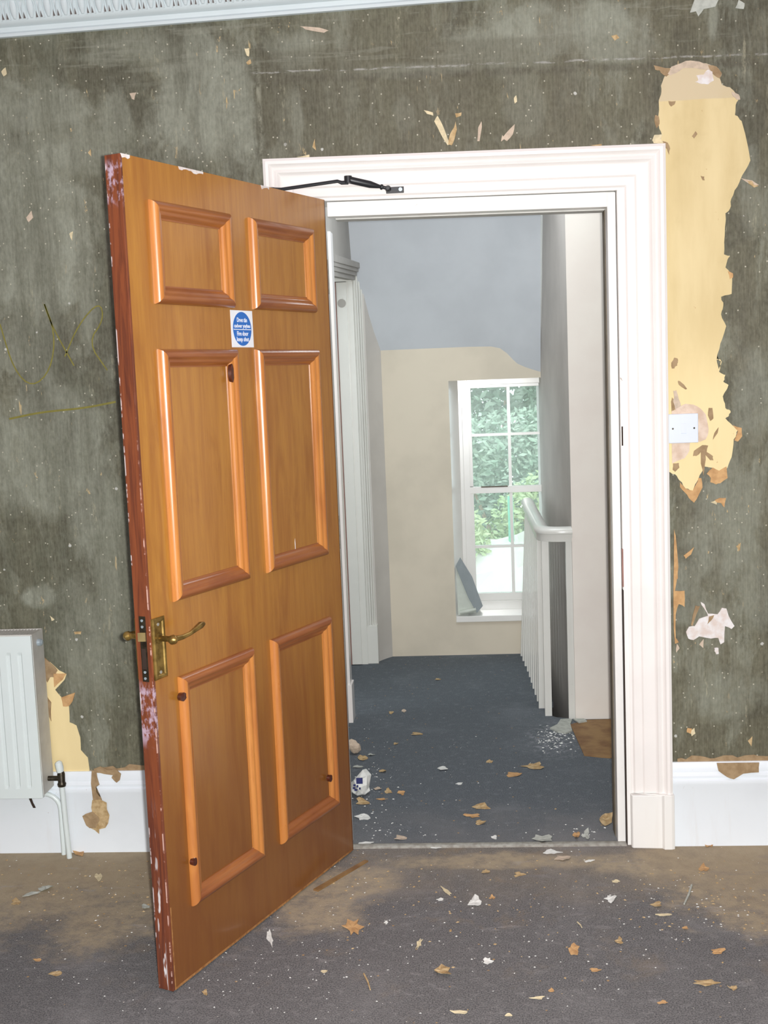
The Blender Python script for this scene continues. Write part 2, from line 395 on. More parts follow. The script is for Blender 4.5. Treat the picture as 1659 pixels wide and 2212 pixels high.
# ------------------------------------------------------------------ mesh helpers
class MB:
    def __init__(s): s.v = []; s.f = []
    def add(s, vs, fs):
        o = len(s.v); s.v += [tuple(q) for q in vs]; s.f += [tuple(i+o for i in f) for f in fs]; return s
    def box(s, x0, x1, y0, y1, z0, z1):
        vs = [(x, y, z) for z in (z0, z1) for y in (y0, y1) for x in (x0, x1)]
        return s.add(vs, [(0, 2, 3, 1), (4, 5, 7, 6), (0, 1, 5, 4), (2, 6, 7, 3), (0, 4, 6, 2), (1, 3, 7, 5)])
    def tube(s, pts, r, n=10, caps=True):
        pts = [Vector(p) for p in pts]; rr = r if isinstance(r, (list, tuple)) else [r]*len(pts)
        o = len(s.v); up = None
        for i, p in enumerate(pts):
            d = (pts[min(i+1, len(pts)-1)]-pts[max(i-1, 0)]).normalized()
            if up is None:
                up = Vector((0, 0, 1)) if abs(d.z) < .9 else Vector((1, 0, 0))
            a = d.cross(up).normalized(); b = a.cross(d).normalized(); up = b
            for k in range(n):
                q = p + (a*math.cos(2*math.pi*k/n) + b*math.sin(2*math.pi*k/n))*rr[i]
                s.v.append(tuple(q))
        for i in range(len(pts)-1):
            for k in range(n):
                s.f.append((o+i*n+k, o+i*n+(k+1) % n, o+(i+1)*n+(k+1) % n, o+(i+1)*n+k))
        if caps:
            s.f.append(tuple(o+k for k in range(n))[::-1]); s.f.append(tuple(o+(len(pts)-1)*n+k for k in range(n)))
        return s
    def sweep(s, prof, frames, close=True):
        """prof: list of (a,b); frames: list of (origin, A, B) -> closed profile swept, capped"""
        o = len(s.v); n = len(prof)
        for (p, A, B) in frames:
            for (a, b) in prof: s.v.append(tuple(Vector(p)+Vector(A)*a+Vector(B)*b))
        for i in range(len(frames)-1):
            for k in range(n):
                k2 = (k+1) % n
                s.f.append((o+i*n+k, o+i*n+k2, o+(i+1)*n+k2, o+(i+1)*n+k))
        s.f.append(tuple(o+k for k in range(n))[::-1]); s.f.append(tuple(o+(len(frames)-1)*n+k for k in range(n)))
        return s
    def slab(s, poly, off):
        """closed polygon (3D points, planar) thickened by vector off"""
        poly = [Vector(p) for p in poly]; off = Vector(off); n = len(poly); o = len(s.v)
        tri = tessellate_polygon([poly])
        s.v += [tuple(p) for p in poly] + [tuple(p+off) for p in poly]
        for a, b, c in tri:
            s.f.append((o+a, o+b, o+c)); s.f.append((o+n+c, o+n+b, o+n+a))
        for k in range(n):
            k2 = (k+1) % n; s.f.append((o+k, o+k2, o+n+k2, o+n+k))
        return s
    def build(s, name, mat, parent=None, loc=None, smooth=False, bevel=0.0, M_=None):
        me = bpy.data.meshes.new(name); me.from_pydata(s.v, [], s.f); me.materials.append(mat)
        bm = bmesh.new(); bm.from_mesh(me)
        bmesh.ops.recalc_face_normals(bm, faces=bm.faces)
        bm.to_mesh(me); bm.free()
        o = bpy.data.objects.new(name, me); COL.objects.link(o)
        if parent is not None: o.parent = parent
        if loc is not None: o.location = loc
        if M_ is not None: o.matrix_local = M_
        if smooth:
            for p in me.polygons: p.use_smooth = True
            me.set_sharp_from_angle(angle=math.radians(38))
        if bevel:
            b = o.modifiers.new('bevel', 'BEVEL'); b.width = bevel; b.segments = 2; b.limit_method = 'ANGLE'
        return o

def tag(o, label=None, cat=None, group=None, kind=None):
    if label: o['label'] = label
    if cat: o['category'] = cat
    if group: o['group'] = group
    if kind: o['kind'] = kind
    return o
def empty(name, loc, rz=0.0):
    o = bpy.data.objects.new(name, None); COL.objects.link(o); o.location = loc; o.rotation_euler = (0, 0, rz)
    o.empty_display_size = .05
    return o
def ragged(pts, amp, sub=3, seed=1, closed=True):
    r = random.Random(seed); out = []
    n = len(pts)
    for i in range(n if closed else n-1):
        a = Vector(pts[i]); b = Vector(pts[(i+1) % n]); d = b-a
        out.append(a)
        for k in range(1, sub):
            t = k/sub
            out.append(a+d*t+Vector((r.uniform(-1, 1), 0, r.uniform(-1, 1)))*amp)
    return out

# ================================================================== ROOM SHELL
TH = 0.12   # thickness of the wall with the doorway
XO0, XO1, ZO = -0.012, 0.850, 1.992     # doorway hole
XL, XR, ZT = -2.3, 2.3, 2.66
wall = MB()
wall.box(XL, XO0-.02, 0, TH, 0, ZT).box(XO1+.02, XR, 0, TH, 0, ZT).box(XO0-.02, XO1+.02, 0, TH, ZO+.02, ZT)
wall_back = tag(wall.build('wall_back', M['wall']), 'dark olive wall stripped of wallpaper, around the white doorway', 'wall', kind='structure')
tag(MB().box(XL, XR, -4.9, 0.0, -.06, 0).build('floor', M['carpet']), 'dusty dark grey carpeted floor of the near room', 'floor', kind='structure')
tag(MB().box(XL, XR, -4.9, 0, ZT, ZT+.08).build('ceiling', M['ceiling']), 'pinkish white ceiling above the cornice', 'ceiling', kind='structure')
tag(MB().box(XL-.1, XL, -4.9, TH, 0, ZT).build('wall_left', M['side']), 'side wall of the near room beyond the radiator, out of view', 'wall', kind='structure')
tag(MB().box(XR, XR+.1, -4.9, TH, 0, ZT).build('wall_right', M['side']), 'side wall of the near room beyond the light switch, out of view', 'wall', kind='structure')
wf = MB(); wf.box(XL, -.3, -5.0, -4.9, 0, ZT).box(1.3, XR, -5.0, -4.9, 0, ZT).box(-.3, 1.3, -5.0, -4.9, 0, .5).box(-.3, 1.3, -5.0, -4.9, 2.35, ZT)
tag(wf.build('wall_front', M['side']), 'wall with a window opening behind the photographer, out of view', 'wall', kind='structure')

# --- cornice, with a row of egg and dart
def cz(x):   # the moulding runs a touch out of level
    a = at_y(0, 80).z; b = at_y(830, 13).z; xa, xb = at_y(0, 80).x, at_y(830, 13).x
    return a+(b-a)*(x-xa)/(xb-xa)
prof = [(0, -.005), (.010, -.004), (.012, .004), (.007, .010), (.010, .022), (.022, .026), (.030, .034), (.034, .060), (.050, .085), (.062, .090),
        (.066, .104), (.066, .30), (0, .30)]
mb = MB(); mb.sweep(prof, [((x, 0, cz(x)), (0, -1, 0), (0, 0, 1)) for x in (XL, XR)])
cor = tag(mb.build('trim_1', M['cornice'], smooth=True), 'pale plaster cornice with egg and dart moulding at ceiling height', 'cornice', kind='structure')
b = MB(); b.sweep([(.060, .1045), (.082, .110), (.086, .122), (.100, .128), (.112, .146), (.118, .30), (.060, .30)], [((x, 0, cz(x)), (0, -1, 0), (0, 0, 1)) for x in (XL, XR)])
b.build('upper_moulding', M['ceiling'], cor, smooth=True)
def egg_mesh():
    b = MB(); n = 10; rings = []
    for i in range(6):
        t = i/5; z = .003+.046*t; r = .0115*math.sin(math.pi*min(.98, .12+.62*t))
        for k in range(n):
            a = math.pi*2*k/n
            b.v.append((r*math.cos(a), -.7*r*math.sin(a)-(.33*t*.046), z))
    for i in range(5):
        for k in range(n): b.f.append((i*n+k, i*n+(k+1) % n, (i+1)*n+(k+1) % n, (i+1)*n+k))
    b.f.append(tuple(range(n))[::-1]); b.f.append(tuple(5*n+k for k in range(n)))
    for s in (-1, 1):   # shell round the egg
        b.tube([(s*.0125, -.002, .0), (s*.0145, -.004, .014), (s*.0155, -.012, .032), (s*.0135, -.020, .048)], .0022, 5)
    return b
x = XL+.3; first = None
while x < 1.7:
    if first is None:
        first = egg_mesh().build('egg_ornament', M['cornice'], cor, (x, -.032, cz(x)+.034), smooth=True)
    else:
        o = first.copy(); COL.objects.link(o); o.parent = cor; o.location = (x, -.032, cz(x)+.034)
    x += .0507
# dart leaves between eggs
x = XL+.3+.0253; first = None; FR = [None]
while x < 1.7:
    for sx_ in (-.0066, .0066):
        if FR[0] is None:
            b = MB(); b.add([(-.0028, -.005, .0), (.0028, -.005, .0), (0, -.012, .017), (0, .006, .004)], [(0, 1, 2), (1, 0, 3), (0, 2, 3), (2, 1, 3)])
            FR[0] = b.build('recess_shade', M['recess'], cor)  # dark prism painting the shade in the gaps of the ornament
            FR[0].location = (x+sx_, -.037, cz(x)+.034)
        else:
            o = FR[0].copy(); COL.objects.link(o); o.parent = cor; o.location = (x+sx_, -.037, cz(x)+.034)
    if first is None:
        b = MB(); b.add([(-.004, 0, .046), (.004, 0, .046), (0, 0, -.002), (0, -.006, .03)], [(0, 2, 3), (2, 1, 3), (1, 0, 3), (0, 1, 2)])
        first = b.build('dart_ornament', M['cornice'], cor, (x, -.036, cz(x)+.034))
        first.rotation_euler = (math.radians(22), 0, 0)
    else:
        o = first.copy(); COL.objects.link(o); o.parent = cor; o.location = (x, -.036, cz(x)+.034)
    x += .0507

# ================================================================== DOORWAY FRAME (architrave, lining, stops)
frame = tag(empty('trim_2', (0, 0, 0)), 'white gloss moulded architrave, lining and stops round the open doorway', 'door frame', kind='structure')
xL, xR = -.177, .984
def ztop(x): return 2.1115+(2.0950-2.1115)*(x-xL)/(xR-xL)      # the head is slightly out of level
WA = .122
# architrave cross-section: a = distance in from outer edge, b = projection
aprof = [(0, 0), (0, .032), (.008, .036), (.016, .034), (.021, .026), (.028, .022), (.033, .026), (.040, .027), (.045, .021), (.050, .019),
         (.082, .019), (.087, .015), (.110, .015), (.115, .010), (.122, .010), (.122, 0)]
def arch_side(xo, s, name='architrave_post'):
    z0 = .17
    b = MB(); fr = []
    b2 = []
    for (a, p) in aprof: b2.append((xo+s*a, -p, ztop(xo+s*a)-a))
    o = len(b.v)
    for (a, p) in aprof: b.v.append((xo+s*a, -p, z0))
    b.v += b2; n = len(aprof)
    for k in range(n): b.f.append((k, (k+1) % n, n+(k+1) % n, n+k))
    b.f.append(tuple(range(n))[::-1]); b.f.append(tuple(range(n, 2*n)))
    return b.build(name, M['white'], frame, smooth=True)
arch_side(xL, 1); arch_side(xR, -1)
b = MB(); n = len(aprof)
for (a, p) in aprof: b.v.append((xL+a, -p, ztop(xL+a)-a))
for (a, p) in aprof: b.v.append((xR-a, -p, ztop(xR-a)-a))
for k in range(n): b.f.append((k, (k+1) % n, n+(k+1) % n, n+k))
b.f.append(tuple(range(n))[::-1]); b.f.append(tuple(range(n, 2*n)))
b.build('architrave_head', M['white'], frame, smooth=True)
# plinth blocks
for (xo, s) in ((xL, 1), (xR, -1)):
    b = MB()
    pp = [(-.003, 0), (-.003, .042), (.006, .046), (.028, .046), (.034, .036), (.121, .030), (.125, .024), (.125, 0)]
    v0 = [(xo+s*a, -p, 0) for a, p in pp]; v1 = [(xo+s*a, -p, .171-.004*(a > .03)) for a, p in pp]
    k = len(pp); b.v = v0+v1; b.f = [(i, (i+1) % k, k+(i+1) % k, k+i) for i in range(k)]+[tuple(range(k))[::-1], tuple(range(k, 2*k))]
    b.build('plinth_block', M['white_old'], frame, bevel=.0015)
# lining boards and door stops (thin board let between the architraves)
for nm, (x0, x1) in (('left', (XO0-.03, XO0-.010)), ('right', (XO1-.002, XO1+.02))):
    MB().box(x0, x1, -.006, TH+.012, 0, ztop(x0)-.122+.012).build('lining', M['white_old'], frame, bevel=.001)
hb = MB(); hb.v = []
def slopebox(x0, x1, y0, y1, dz0, dz1):
    """box whose z follows the architrave's slope; dz measured from ztop"""
    vs = [(x, y, ztop(x)+dz) for dz in (dz0, dz1) for y in (y0, y1) for x in (x0, x1)]
    return MB().add(vs, [(0, 2, 3, 1), (4, 5, 7, 6), (0, 1, 5, 4), (2, 6, 7, 3), (0, 4, 6, 2), (1, 3, 7, 5)])
slopebox(XO0-.02, XO1+.02, -.006, TH+.012, -.121, -.108).build('lining_head', M['white_old'], frame, bevel=.001)
slopebox(.001, .843, .016, .062, -.165, -.1225).build('door_stop_head', M['white_old'], frame, bevel=.0015)
for x0, x1 in ((-.021, -.009), (.822, .846)):
    MB().box(x0, x1, .014, .062, 0, ztop(x0)-.124).build('door_stop', M['white_old'], frame, bevel=.0015)
for x0, x1 in ((.8195, .8222),):
    MB().box(x0, x1, .066, TH, 0, ztop(x0)-.166).build('reveal_shade_strip', M['shadeolive'], frame)  # dark strip painting the grazing shade of the right reveal
slopebox(.02, .822, .066, TH, -.168, -.164).build('rebate_bead', M['radside'], frame)
# strike plate recess and gaps in the rebate
for (z0, z1, xx, nm, mt) in ((.81, .925, .8475, 'strike_plate', M['brownstrip']), (1.235, 1.292, .8525, 'hinge_patch', M['dark'])):
    MB().box(xx-.0022, xx+.0022, -.0075, .004, z0, z1).build(nm, mt, frame)
MB().box(.8464, .8492, -.0065, .012, 0, .80).build('rebate_gap', M['dark'], frame)
# corridor-side lining returns
# metal threshold strip
thr = MB(); thr.sweep([(-.018, 0), (-.014, .004), (-.004, .0055), (.004, .0055), (.014, .004), (.018, 0)], [((x, .004, .0), (0, 1, 0), (0, 0, 1)) for x in (XO0+.006, XO1-.004)])
tag(thr.build('threshold_strip', M['steel'], smooth=True), 'worn metal carpet strip across the doorway threshold', 'threshold strip')

# ================================================================== BASEBOARDS
def board(name, x0, x1, label, h=.262):
    pr = [(0, 0), (.020, 0), (.020, .190), (.024, .196), (.024, .208), (.018, .213), (.020, .222), (.013, .232), (.014, .242), (.009, h-.006), (.007, h), (0, h)]
    b = MB(); b.sweep(pr, [((x, 0, 0), (0, -1, 0), (0, 0, 1)) for x in (x0, x1)])
    return tag(b.build(name, M['skirt'], smooth=True), label, 'skirting board', kind='structure')
bl = board('baseboard_left', XL, xL-.001, 'tall white moulded skirting board left of the doorway, behind the pipes')
brd = board('baseboard_right', xR+.001, XR, 'tall white moulded skirting board right of the doorway')

# ================================================================== WALL PATCHES (parts of the wall)
def wpoly(pts): return [at_y(x, y, 0.0) for x, y in pts]
def patch(pts, mat, name, amp=.002, sub=3, t=.0008, seed=1, parent=None, y=0.0):
    P = ragged([at_y(px, py, y) for px, py in pts], amp, sub, seed)
    for p in P: p.y = y
    return MB().slab(P, (0, -t, 0)).build(name, mat, parent if parent is not None else wall_back)
z1 = lambda L: [(x/3.16+1260, y/3.16+100) for x, y in L]
z2 = lambda L: [(x/4.424+1300, y/4.424+750) for x, y in L]
z3 = lambda L: [(x/3.16+1260, y/3.16+1200) for x, y in L]
zl = lambda L: [(x/3.6875, y/3.6875+1300) for x, y in L]
big = z1([(570, 205), (560, 200), (590, 150), (640, 125), (700, 100), (790, 105), (860, 125), (905, 150), (925, 200), (945, 262), (1000, 280), (1065, 350), (1040, 400), (1035, 470), (1080, 510),
          (1140, 780), (1085, 880), (1050, 960), (1010, 1040), (1000, 1110), (970, 1140), (965, 1290), (960, 1420), (1000, 1430), (970, 1510), (1015, 1560), (1012, 1690), (940, 1710),
          (955, 1770), (940, 1830), (975, 1910), (935, 2030), (910, 2140), (945, 2150), (925, 2205)])
big += z2([(1095, 105), (1140, 125), (1120, 235), (1180, 265), (1160, 330), (1210, 360), (1155, 470), (1180, 580), (1230, 610), (1215, 650), (1180, 680), (1250, 750), (1300, 790),
           (1260, 880), (1240, 1050), (1200, 1150), (1130, 1230), (1080, 1160), (980, 1140), (950, 1200), (905, 1290), (870, 1370), (800, 1350), (740, 1270), (700, 1215), (640, 1190)])
big += z1([(540, 2212), (540, 900), (520, 665), (535, 600), (515, 540), (515, 380), (530, 330), (530, 270), (555, 205)])
patch(big, M['yellow'], 'bare_patch', .0022, 3, .0010, 3)
ZI = [0]
def pz(zf, pts, mat='brownpaper', name='lining_flake', t=.0016, amp=.0015):
    ZI[0] += 1
    return patch(zf(pts), M[mat], name, amp, 2, t+.00006*ZI[0], 20+ZI[0])
pz(z1, [(480, 130), (560, 150), (590, 150), (600, 175), (570, 205), (545, 195), (520, 165), (490, 160)], 'brownpaper')
pz(z1, [(600, 140), (700, 100), (790, 105), (860, 125), (920, 150), (945, 190), (930, 215), (880, 190), (840, 160), (760, 150), (680, 150), (640, 180), (590, 200), (575, 190)], 'pinkp')
pz(z1, [(850, 130), (910, 140), (945, 185), (930, 220), (895, 200), (870, 170)], 'brownpaper', t=.002)
pz(z1, [(770, 200), (820, 195), (850, 160), (880, 175), (890, 235), (850, 262), (800, 258), (760, 245), (785, 230)], 'filler', 'filler_patch', .0022)
pz(z1, [(490, 470), (515, 480), (520, 530), (500, 560), (485, 510)], 'brownpaper')
pz(z1, [(485, 605), (540, 600), (530, 640), (560, 660), (480, 662), (470, 640)], 'creamp')
pz(z1, [(540, 648), (575, 660), (592, 700), (585, 740), (570, 700), (555, 690)], 'brownpaper', t=.003)
pz(z1, [(580, 375), (630, 375), (620, 400), (600, 412), (585, 395)]); pz(z1, [(740, 615), (765, 580), (778, 600), (755, 630)]); pz(z1, [(800, 885), (825, 890), (828, 915), (812, 912)])
pz(z1, [(605, 2200), (600, 2160), (625, 2130), (645, 2150), (640, 2180)]); pz(z1, [(1110, 915), (1150, 920), (1165, 945), (1195, 955), (1165, 965), (1130, 940)], 'tan')
pz(z1, [(985, 1535), (1020, 1550), (1020, 1580), (1000, 1590)], 'orangepaper'); pz(z1, [(1010, 310), (1060, 330), (1070, 365), (1045, 365), (1020, 340)], 'pinkp')
pz(z2, [(690, 100), (725, 110), (725, 150), (690, 205), (668, 205), (675, 160)]); pz(z2, [(725, 325), (745, 325), (815, 400), (800, 405), (735, 360)])
pz(z2, [(670, 480), (740, 560), (690, 600), (665, 620), (660, 520)]); pz(z2, [(1020, 580), (1055, 580), (1065, 680), (1035, 705), (1012, 650)])
pz(z2, [(1060, 885), (1075, 820), (1115, 765), (1105, 820)]); pz(z2, [(870, 1040), (880, 990), (960, 935), (1015, 940), (1000, 1000), (1060, 1040), (1065, 1080), (1035, 1080), (990, 1030), (985, 1110), (970, 1230), (945, 1110), (945, 1000), (900, 1040)])
pz(z2, [(680, 1110), (735, 1105), (740, 1150), (700, 1190), (675, 1170)]); pz(z2, [(1250, 745), (1335, 770), (1340, 850), (1300, 900), (1265, 890), (1300, 800)], 'orangepaper')
pz(z2, [(1000, 1210), (1060, 1150), (1120, 1180), (1190, 1140), (1200, 1250), (1130, 1300), (1090, 1310), (1035, 1290), (1040, 1250)], 'orangepaper')
pz(z2, [(920, 1250), (950, 1250), (960, 1340), (905, 1450), (880, 1485), (830, 1440), (790, 1385), (745, 1335), (745, 1290), (800, 1350), (870, 1370), (905, 1300)], 'orangepaper')
pz(z2, [(1080, 1460), (1125, 1440), (1185, 1440), (1170, 1530), (1140, 1490), (1100, 1485)], 'orangepaper'); pz(z2, [(780, 1990), (880, 1910), (850, 1980), (800, 2020)], 'orangepaper')
pz(z2, [(690, 1740), (705, 1800), (715, 1900), (730, 2100), (725, 2212), (690, 2212)], 'orangepaper')
pz(z3, [(618, 60), (645, 100), (625, 240), (690, 240), (690, 350), (650, 330), (630, 400), (630, 560), (650, 590), (625, 600), (615, 400)], 'orangepaper')
pz(z3, [(745, 480), (735, 470), (765, 340), (795, 345)], 'brownpaper'); pz(z3, [(710, 1175), (740, 1180), (730, 1215), (705, 1205)], 'orangepaper')
# round plaster made good behind the switch
pz(z2, [(665, 610), (700, 600), (740, 570), (800, 540), (870, 548), (940, 585), (990, 640), (1012, 740), (1015, 820), (990, 880), (930, 905), (880, 905), (840, 915), (835, 990), (790, 1060), (670, 1110)], 'pinkplaster', 'plaster_patch', .0022)
pz(z2, [(680, 415), (710, 410), (735, 500), (755, 560), (700, 600), (680, 520), (690, 480)], 'pinkp')
# white filler splash
fs = patch(z3([(700, 520), (720, 485), (760, 480), (790, 430), (850, 410), (830, 370), (805, 335), (800, 315), (825, 330), (850, 395), (915, 400), (945, 355), (975, 360), (990, 410), (1030, 480), (1010, 500),
           (965, 480), (960, 590), (935, 605), (920, 560), (870, 565), (790, 550), (750, 575), (715, 565)]), M['filler'], 'filler_splash', .001, 2, .004, 5)
pz(z3, [(893, 630), (920, 628), (922, 668), (905, 672), (893, 650)], 'filler', 'filler_patch', .003)
pz(z3, [(845, 465), (855, 415), (890, 405), (870, 440)], 'brownpaper', t=.0046)
patch([(1490, 28), (1500, 0), (1552, 0), (1545, 15), (1520, 20), (1508, 36), (1503, 25)], M['greyp'], 'lining_flake', .001, 2, .003, 51)
patch([(1588, 18), (1595, 0), (1608, 8), (1606, 20)], M['greyp'], 'lining_flake', .001, 2, .003, 52)
# left peeled area by the radiator
patch(zl([(340, 450), (400, 480), (470, 545), (530, 575), (515, 620), (440, 700), (490, 760), (560, 740), (580, 790), (550, 830), (555, 960), (610, 985), (640, 1080), (645, 1180), (700, 1240), (720, 1400), (300, 1400), (300, 500)]), M['yellow'], 'bare_patch', .0015, 2, .001, 61)
pz(zl, [(335, 440), (360, 445), (420, 500), (460, 545), (430, 600), (400, 600), (380, 640), (345, 580)], 'brownpaper'); pz(zl, [(490, 760), (545, 740), (600, 722), (580, 790), (550, 830), (505, 830)], 'orangepaper')
pz(zl, [(370, 740), (410, 800), (410, 950), (385, 900)], 'brownpaper'); pz(zl, [(430, 570), (530, 570), (500, 620), (435, 680)], 'orangepaper', t=.0022)
# chips and scrapes where cream lining shows through
for k_, P_ in enumerate([[(938, 262), (945, 250), (952, 262), (962, 285), (972, 310), (967, 314), (955, 295), (945, 275)], [(968, 312), (972, 290), (981, 275), (984, 262), (987, 280), (982, 300), (976, 314)], [(1031, 305), (1033, 275), (1040, 262), (1041, 275), (1036, 305)],
        [(915, 238), (935, 243), (936, 250), (922, 246)], [(983, 245), (997, 243), (996, 250), (985, 254)], [(1085, 298), (1100, 280), (1112, 268), (1108, 290), (1095, 305)], [(1110, 212), (1115, 206), (1117, 220), (1112, 224)], [(1320, 78), (1332, 75), (1338, 82), (1328, 88)],
        [(648, 57), (690, 60), (710, 66), (700, 71), (660, 64)], [(528, 105), (538, 104), (538, 122), (533, 120)], [(532, 135), (541, 128), (543, 137), (536, 140)], [(280, 202), (295, 200), (290, 216), (285, 214)], [(3, 155), (12, 146), (15, 160), (8, 165)], [(675, 318), (680, 300), (683, 325)],
        [(57, 470), (68, 455), (72, 470), (62, 480)], [(150, 505), (158, 500), (156, 520)], [(190, 330), (196, 322), (197, 338)], [(1085, 292), (1090, 300), (1082, 306)], [(640, 340), (668, 334), (668, 341)], [(1275, 314), (1300, 311), (1300, 316)], [(1600, 385), (1625, 390), (1640, 400), (1622, 400)],
        [(1535, 1085), (1550, 1078), (1548, 1090)], [(1590, 1180), (1600, 1172), (1598, 1190)], [(1510, 1392), (1520, 1380), (1519, 1400)], [(1490, 1580), (1500, 1572), (1502, 1584), (1494, 1590)], [(1615, 1600), (1625, 1590), (1623, 1612)], [(1462, 1390), (1468, 1400), (1460, 1410)], [(108, 1330), (118, 1338), (112, 1341)], [(160, 1365), (176, 1364), (175, 1370), (162, 1370)]]):
    patch(P_, M[('creamp', 'tan', 'pinkp')[k_ % 3]], 'lining_flake', .0012, 2, .0011+.00003*k_, 200+k_)
# torn fringe along the skirting tops
def fringe(x0, x1, seed):
    r = random.Random(seed); P = []
    x = x0; up = []
    while x < x1:
        up.append(Vector((x, 0, .268+r.uniform(0, .014)))); x += r.uniform(.01, .03)
    up.append(Vector((x1, 0, .27)))
    P = [Vector((x0, 0, .255))]+up+[Vector((x1, 0, .255))]
    return MB().slab(P, (0, -.0012, 0)).build('torn_fringe', M['brownpaper'], wall_back)
fringe(-.80, xL-.01, 3); fringe(xR+.02, 2.2, 4)
pts = [(1255, 1200)]
patch([(1548, 1648), (1640, 1647), (1639, 1668), (1605, 1671), (1585, 1683), (1570, 1678), (1552, 1665)], M['brownpaper'], 'lining_flake', .001, 2, .002, 71, brd, -.0245)
# faint yellow marker scribble
def ribbon(pts, w=.006):
    P = [at_y(px, py, 0) for px, py in pts]; n = len(P)
    Q = []
    for _ in range(2):
        Q = [P[0]]
        for a, b_ in zip(P, P[1:]): Q += [a*.75+b_*.25, a*.25+b_*.75]
        Q.append(P[-1]); P = Q
    up = []; dn = []
    for i, p in enumerate(P):
        d = (P[min(i+1, len(P)-1)]-P[max(0, i-1)]); d.y = 0; d.normalize(); nn = Vector((-d.z, 0, d.x))
        up.append(p+nn*w/2); dn.append(p-nn*w/2)
    b = MB(); n = len(P)
    b.v = [tuple(q) for q in up]+[tuple(q) for q in dn]+[(q.x, -.0007, q.z) for q in up]+[(q.x, -.0007, q.z) for q in dn]
    for i in range(n-1):
        b.f += [(2*n+i, 2*n+i+1, 3*n+i+1, 3*n+i), (i, n+i, n+i+1, i+1), (i, i+1, 2*n+i+1, 2*n+i), (n+i, 3*n+i, 3*n+i+1, n+i+1)]
    b.f += [(0, 2*n, 3*n, n), (n-1, 2*n-1, 4*n-1, 3*n-1)]
    return b.build('marker_scribble', M['marker'], wall_back)
ribbon([(20, 905), (90, 890), (180, 882), (250, 868)], .006)
ribbon([(0, 700), (30, 800), (70, 838), (110, 800), (120, 720), (90, 640), (110, 700), (160, 790)], .004)
ribbon([(140, 770), (170, 700), (215, 650), (225, 690), (190, 740), (232, 800)], .004)

# ================================================================== THE PANELLED DOOR
TD = .4042; DW, DH, DT, DZ = .9145, 1.981, .044, .005
door = tag(empty('door_1', (0, -.033, DZ), math.atan2(-math.cos(TD), -math.sin(TD))), 'open six panel varnished brown wooden door with brass lever handle', 'door', kind='structure')
MB().box(.004, DW-.008, -DT+.001, -.001, .0, DH).build('core', M['edge'], door)
MB().box(.0, DW-.0075, -.0012, 0, 0, DH).build('face_veneer', M['veneer'], door)
MB().box(.0, DW-.0075, -DT, -DT+.0012, 0, DH).build('face_veneer', M['veneer'], door)
MB().box(DW-.008, DW, -DT, 0.0, 0, DH).build('edge_lipping', M['edge'], door, bevel=.0012)
MB().box(0, .004, -DT, 0, 0, DH).build('edge_lipping', M['edge'], door)
MP = [(0, 0), (0, .004), (.0015, .008), (.004, .0125), (.0075, .0158), (.012, .0175), (.017, .0172), (.020, .0158), (.023, .0125), (.0245, .0115), (.029, .0112), (.032, .0098), (.0355, .0062), (.038, .0030), (.0400, .0022), (.043, .0022), (.043, 0)]
def mitre(A, B, inn, ln, mat, side=1):
    """moulding strip whose outer edge runs A->B (u,v); inn = inward unit (u,v)"""
    A, B, I = Vector(A), Vector(B), Vector(inn); d = (B-A).normalized(); b = MB(); n = len(MP)
    for (a, p) in MP:
        q = A+I*a+d*a; b.v.append((q.x, p if side > 0 else -DT-p, q.y))
    for (a, p) in MP:
        q = B+I*a-d*a; b.v.append((q.x, p if side > 0 else -DT-p, q.y))
    b.f = [(k, (k+1) % n, n+(k+1) % n, n+k) for k in range(n)]+[tuple(range(n))[::-1], tuple(range(n, 2*n))]
    return b.build('moulding', mat, door, smooth=True)
UL, UR = (.503, .823), (.088, .411)
VR = [(1.652, 1.890), (.945, 1.547), (.178, .760)]
KN = {}
for side in (1, -1):
    for (u0, u1) in (UL, UR):
        for (v0, v1) in VR:
            mitre((u0, v0), (u0, v1), (1, 0), 0, M['pine_v'], side); mitre((u1, v0), (u1, v1), (-1, 0), 0, M['pine_v'], side)
            mitre((u0, v0), (u1, v0), (0, 1), 0, M['pine_h'], side); mitre((u0, v1), (u1, v1), (0, -1), 0, M['pine_h'], side)
# knots in the pine strips
for (px, py, rx, rz) in ((393, 1505, .012, .011), (419, 1861, .011, .010), (712, 1681, .009, .011), (499, 806, .006, .024), (1, 1, 0, 0)):
    if rx == 0: continue
    r = ray(px, py); h = Vector((0, -.033, 0)); nrm = Vector((math.cos(TD), -math.sin(TD), 0)); du = Vector((-math.sin(TD), -math.cos(TD), 0))
    t = ((h+nrm*.012-CAM).dot(nrm))/r.dot(nrm); P = CAM+r*t
    u = (P-h).dot(du); v = P.z-DZ
    b = MB(); n = 12
    b.v = [(u, .0179, v)]+[(u+rx*math.cos(2*math.pi*k/n)*(1+.15*math.sin(3*k)), .0168, v+rz*math.sin(2*math.pi*k/n)) for k in range(n)]+[(u+rx*.9*math.cos(2*math.pi*k/n), .006, v+rz*.9*math.sin(2*math.pi*k/n)) for k in range(n)]
    b.f = [(0, 1+k, 1+(k+1) % n) for k in range(n)]+[(1+k, 1+n+k, 1+n+(k+1) % n, 1+(k+1) % n) for k in range(n)]
    b.build('knot', M['knot'], door, smooth=True)
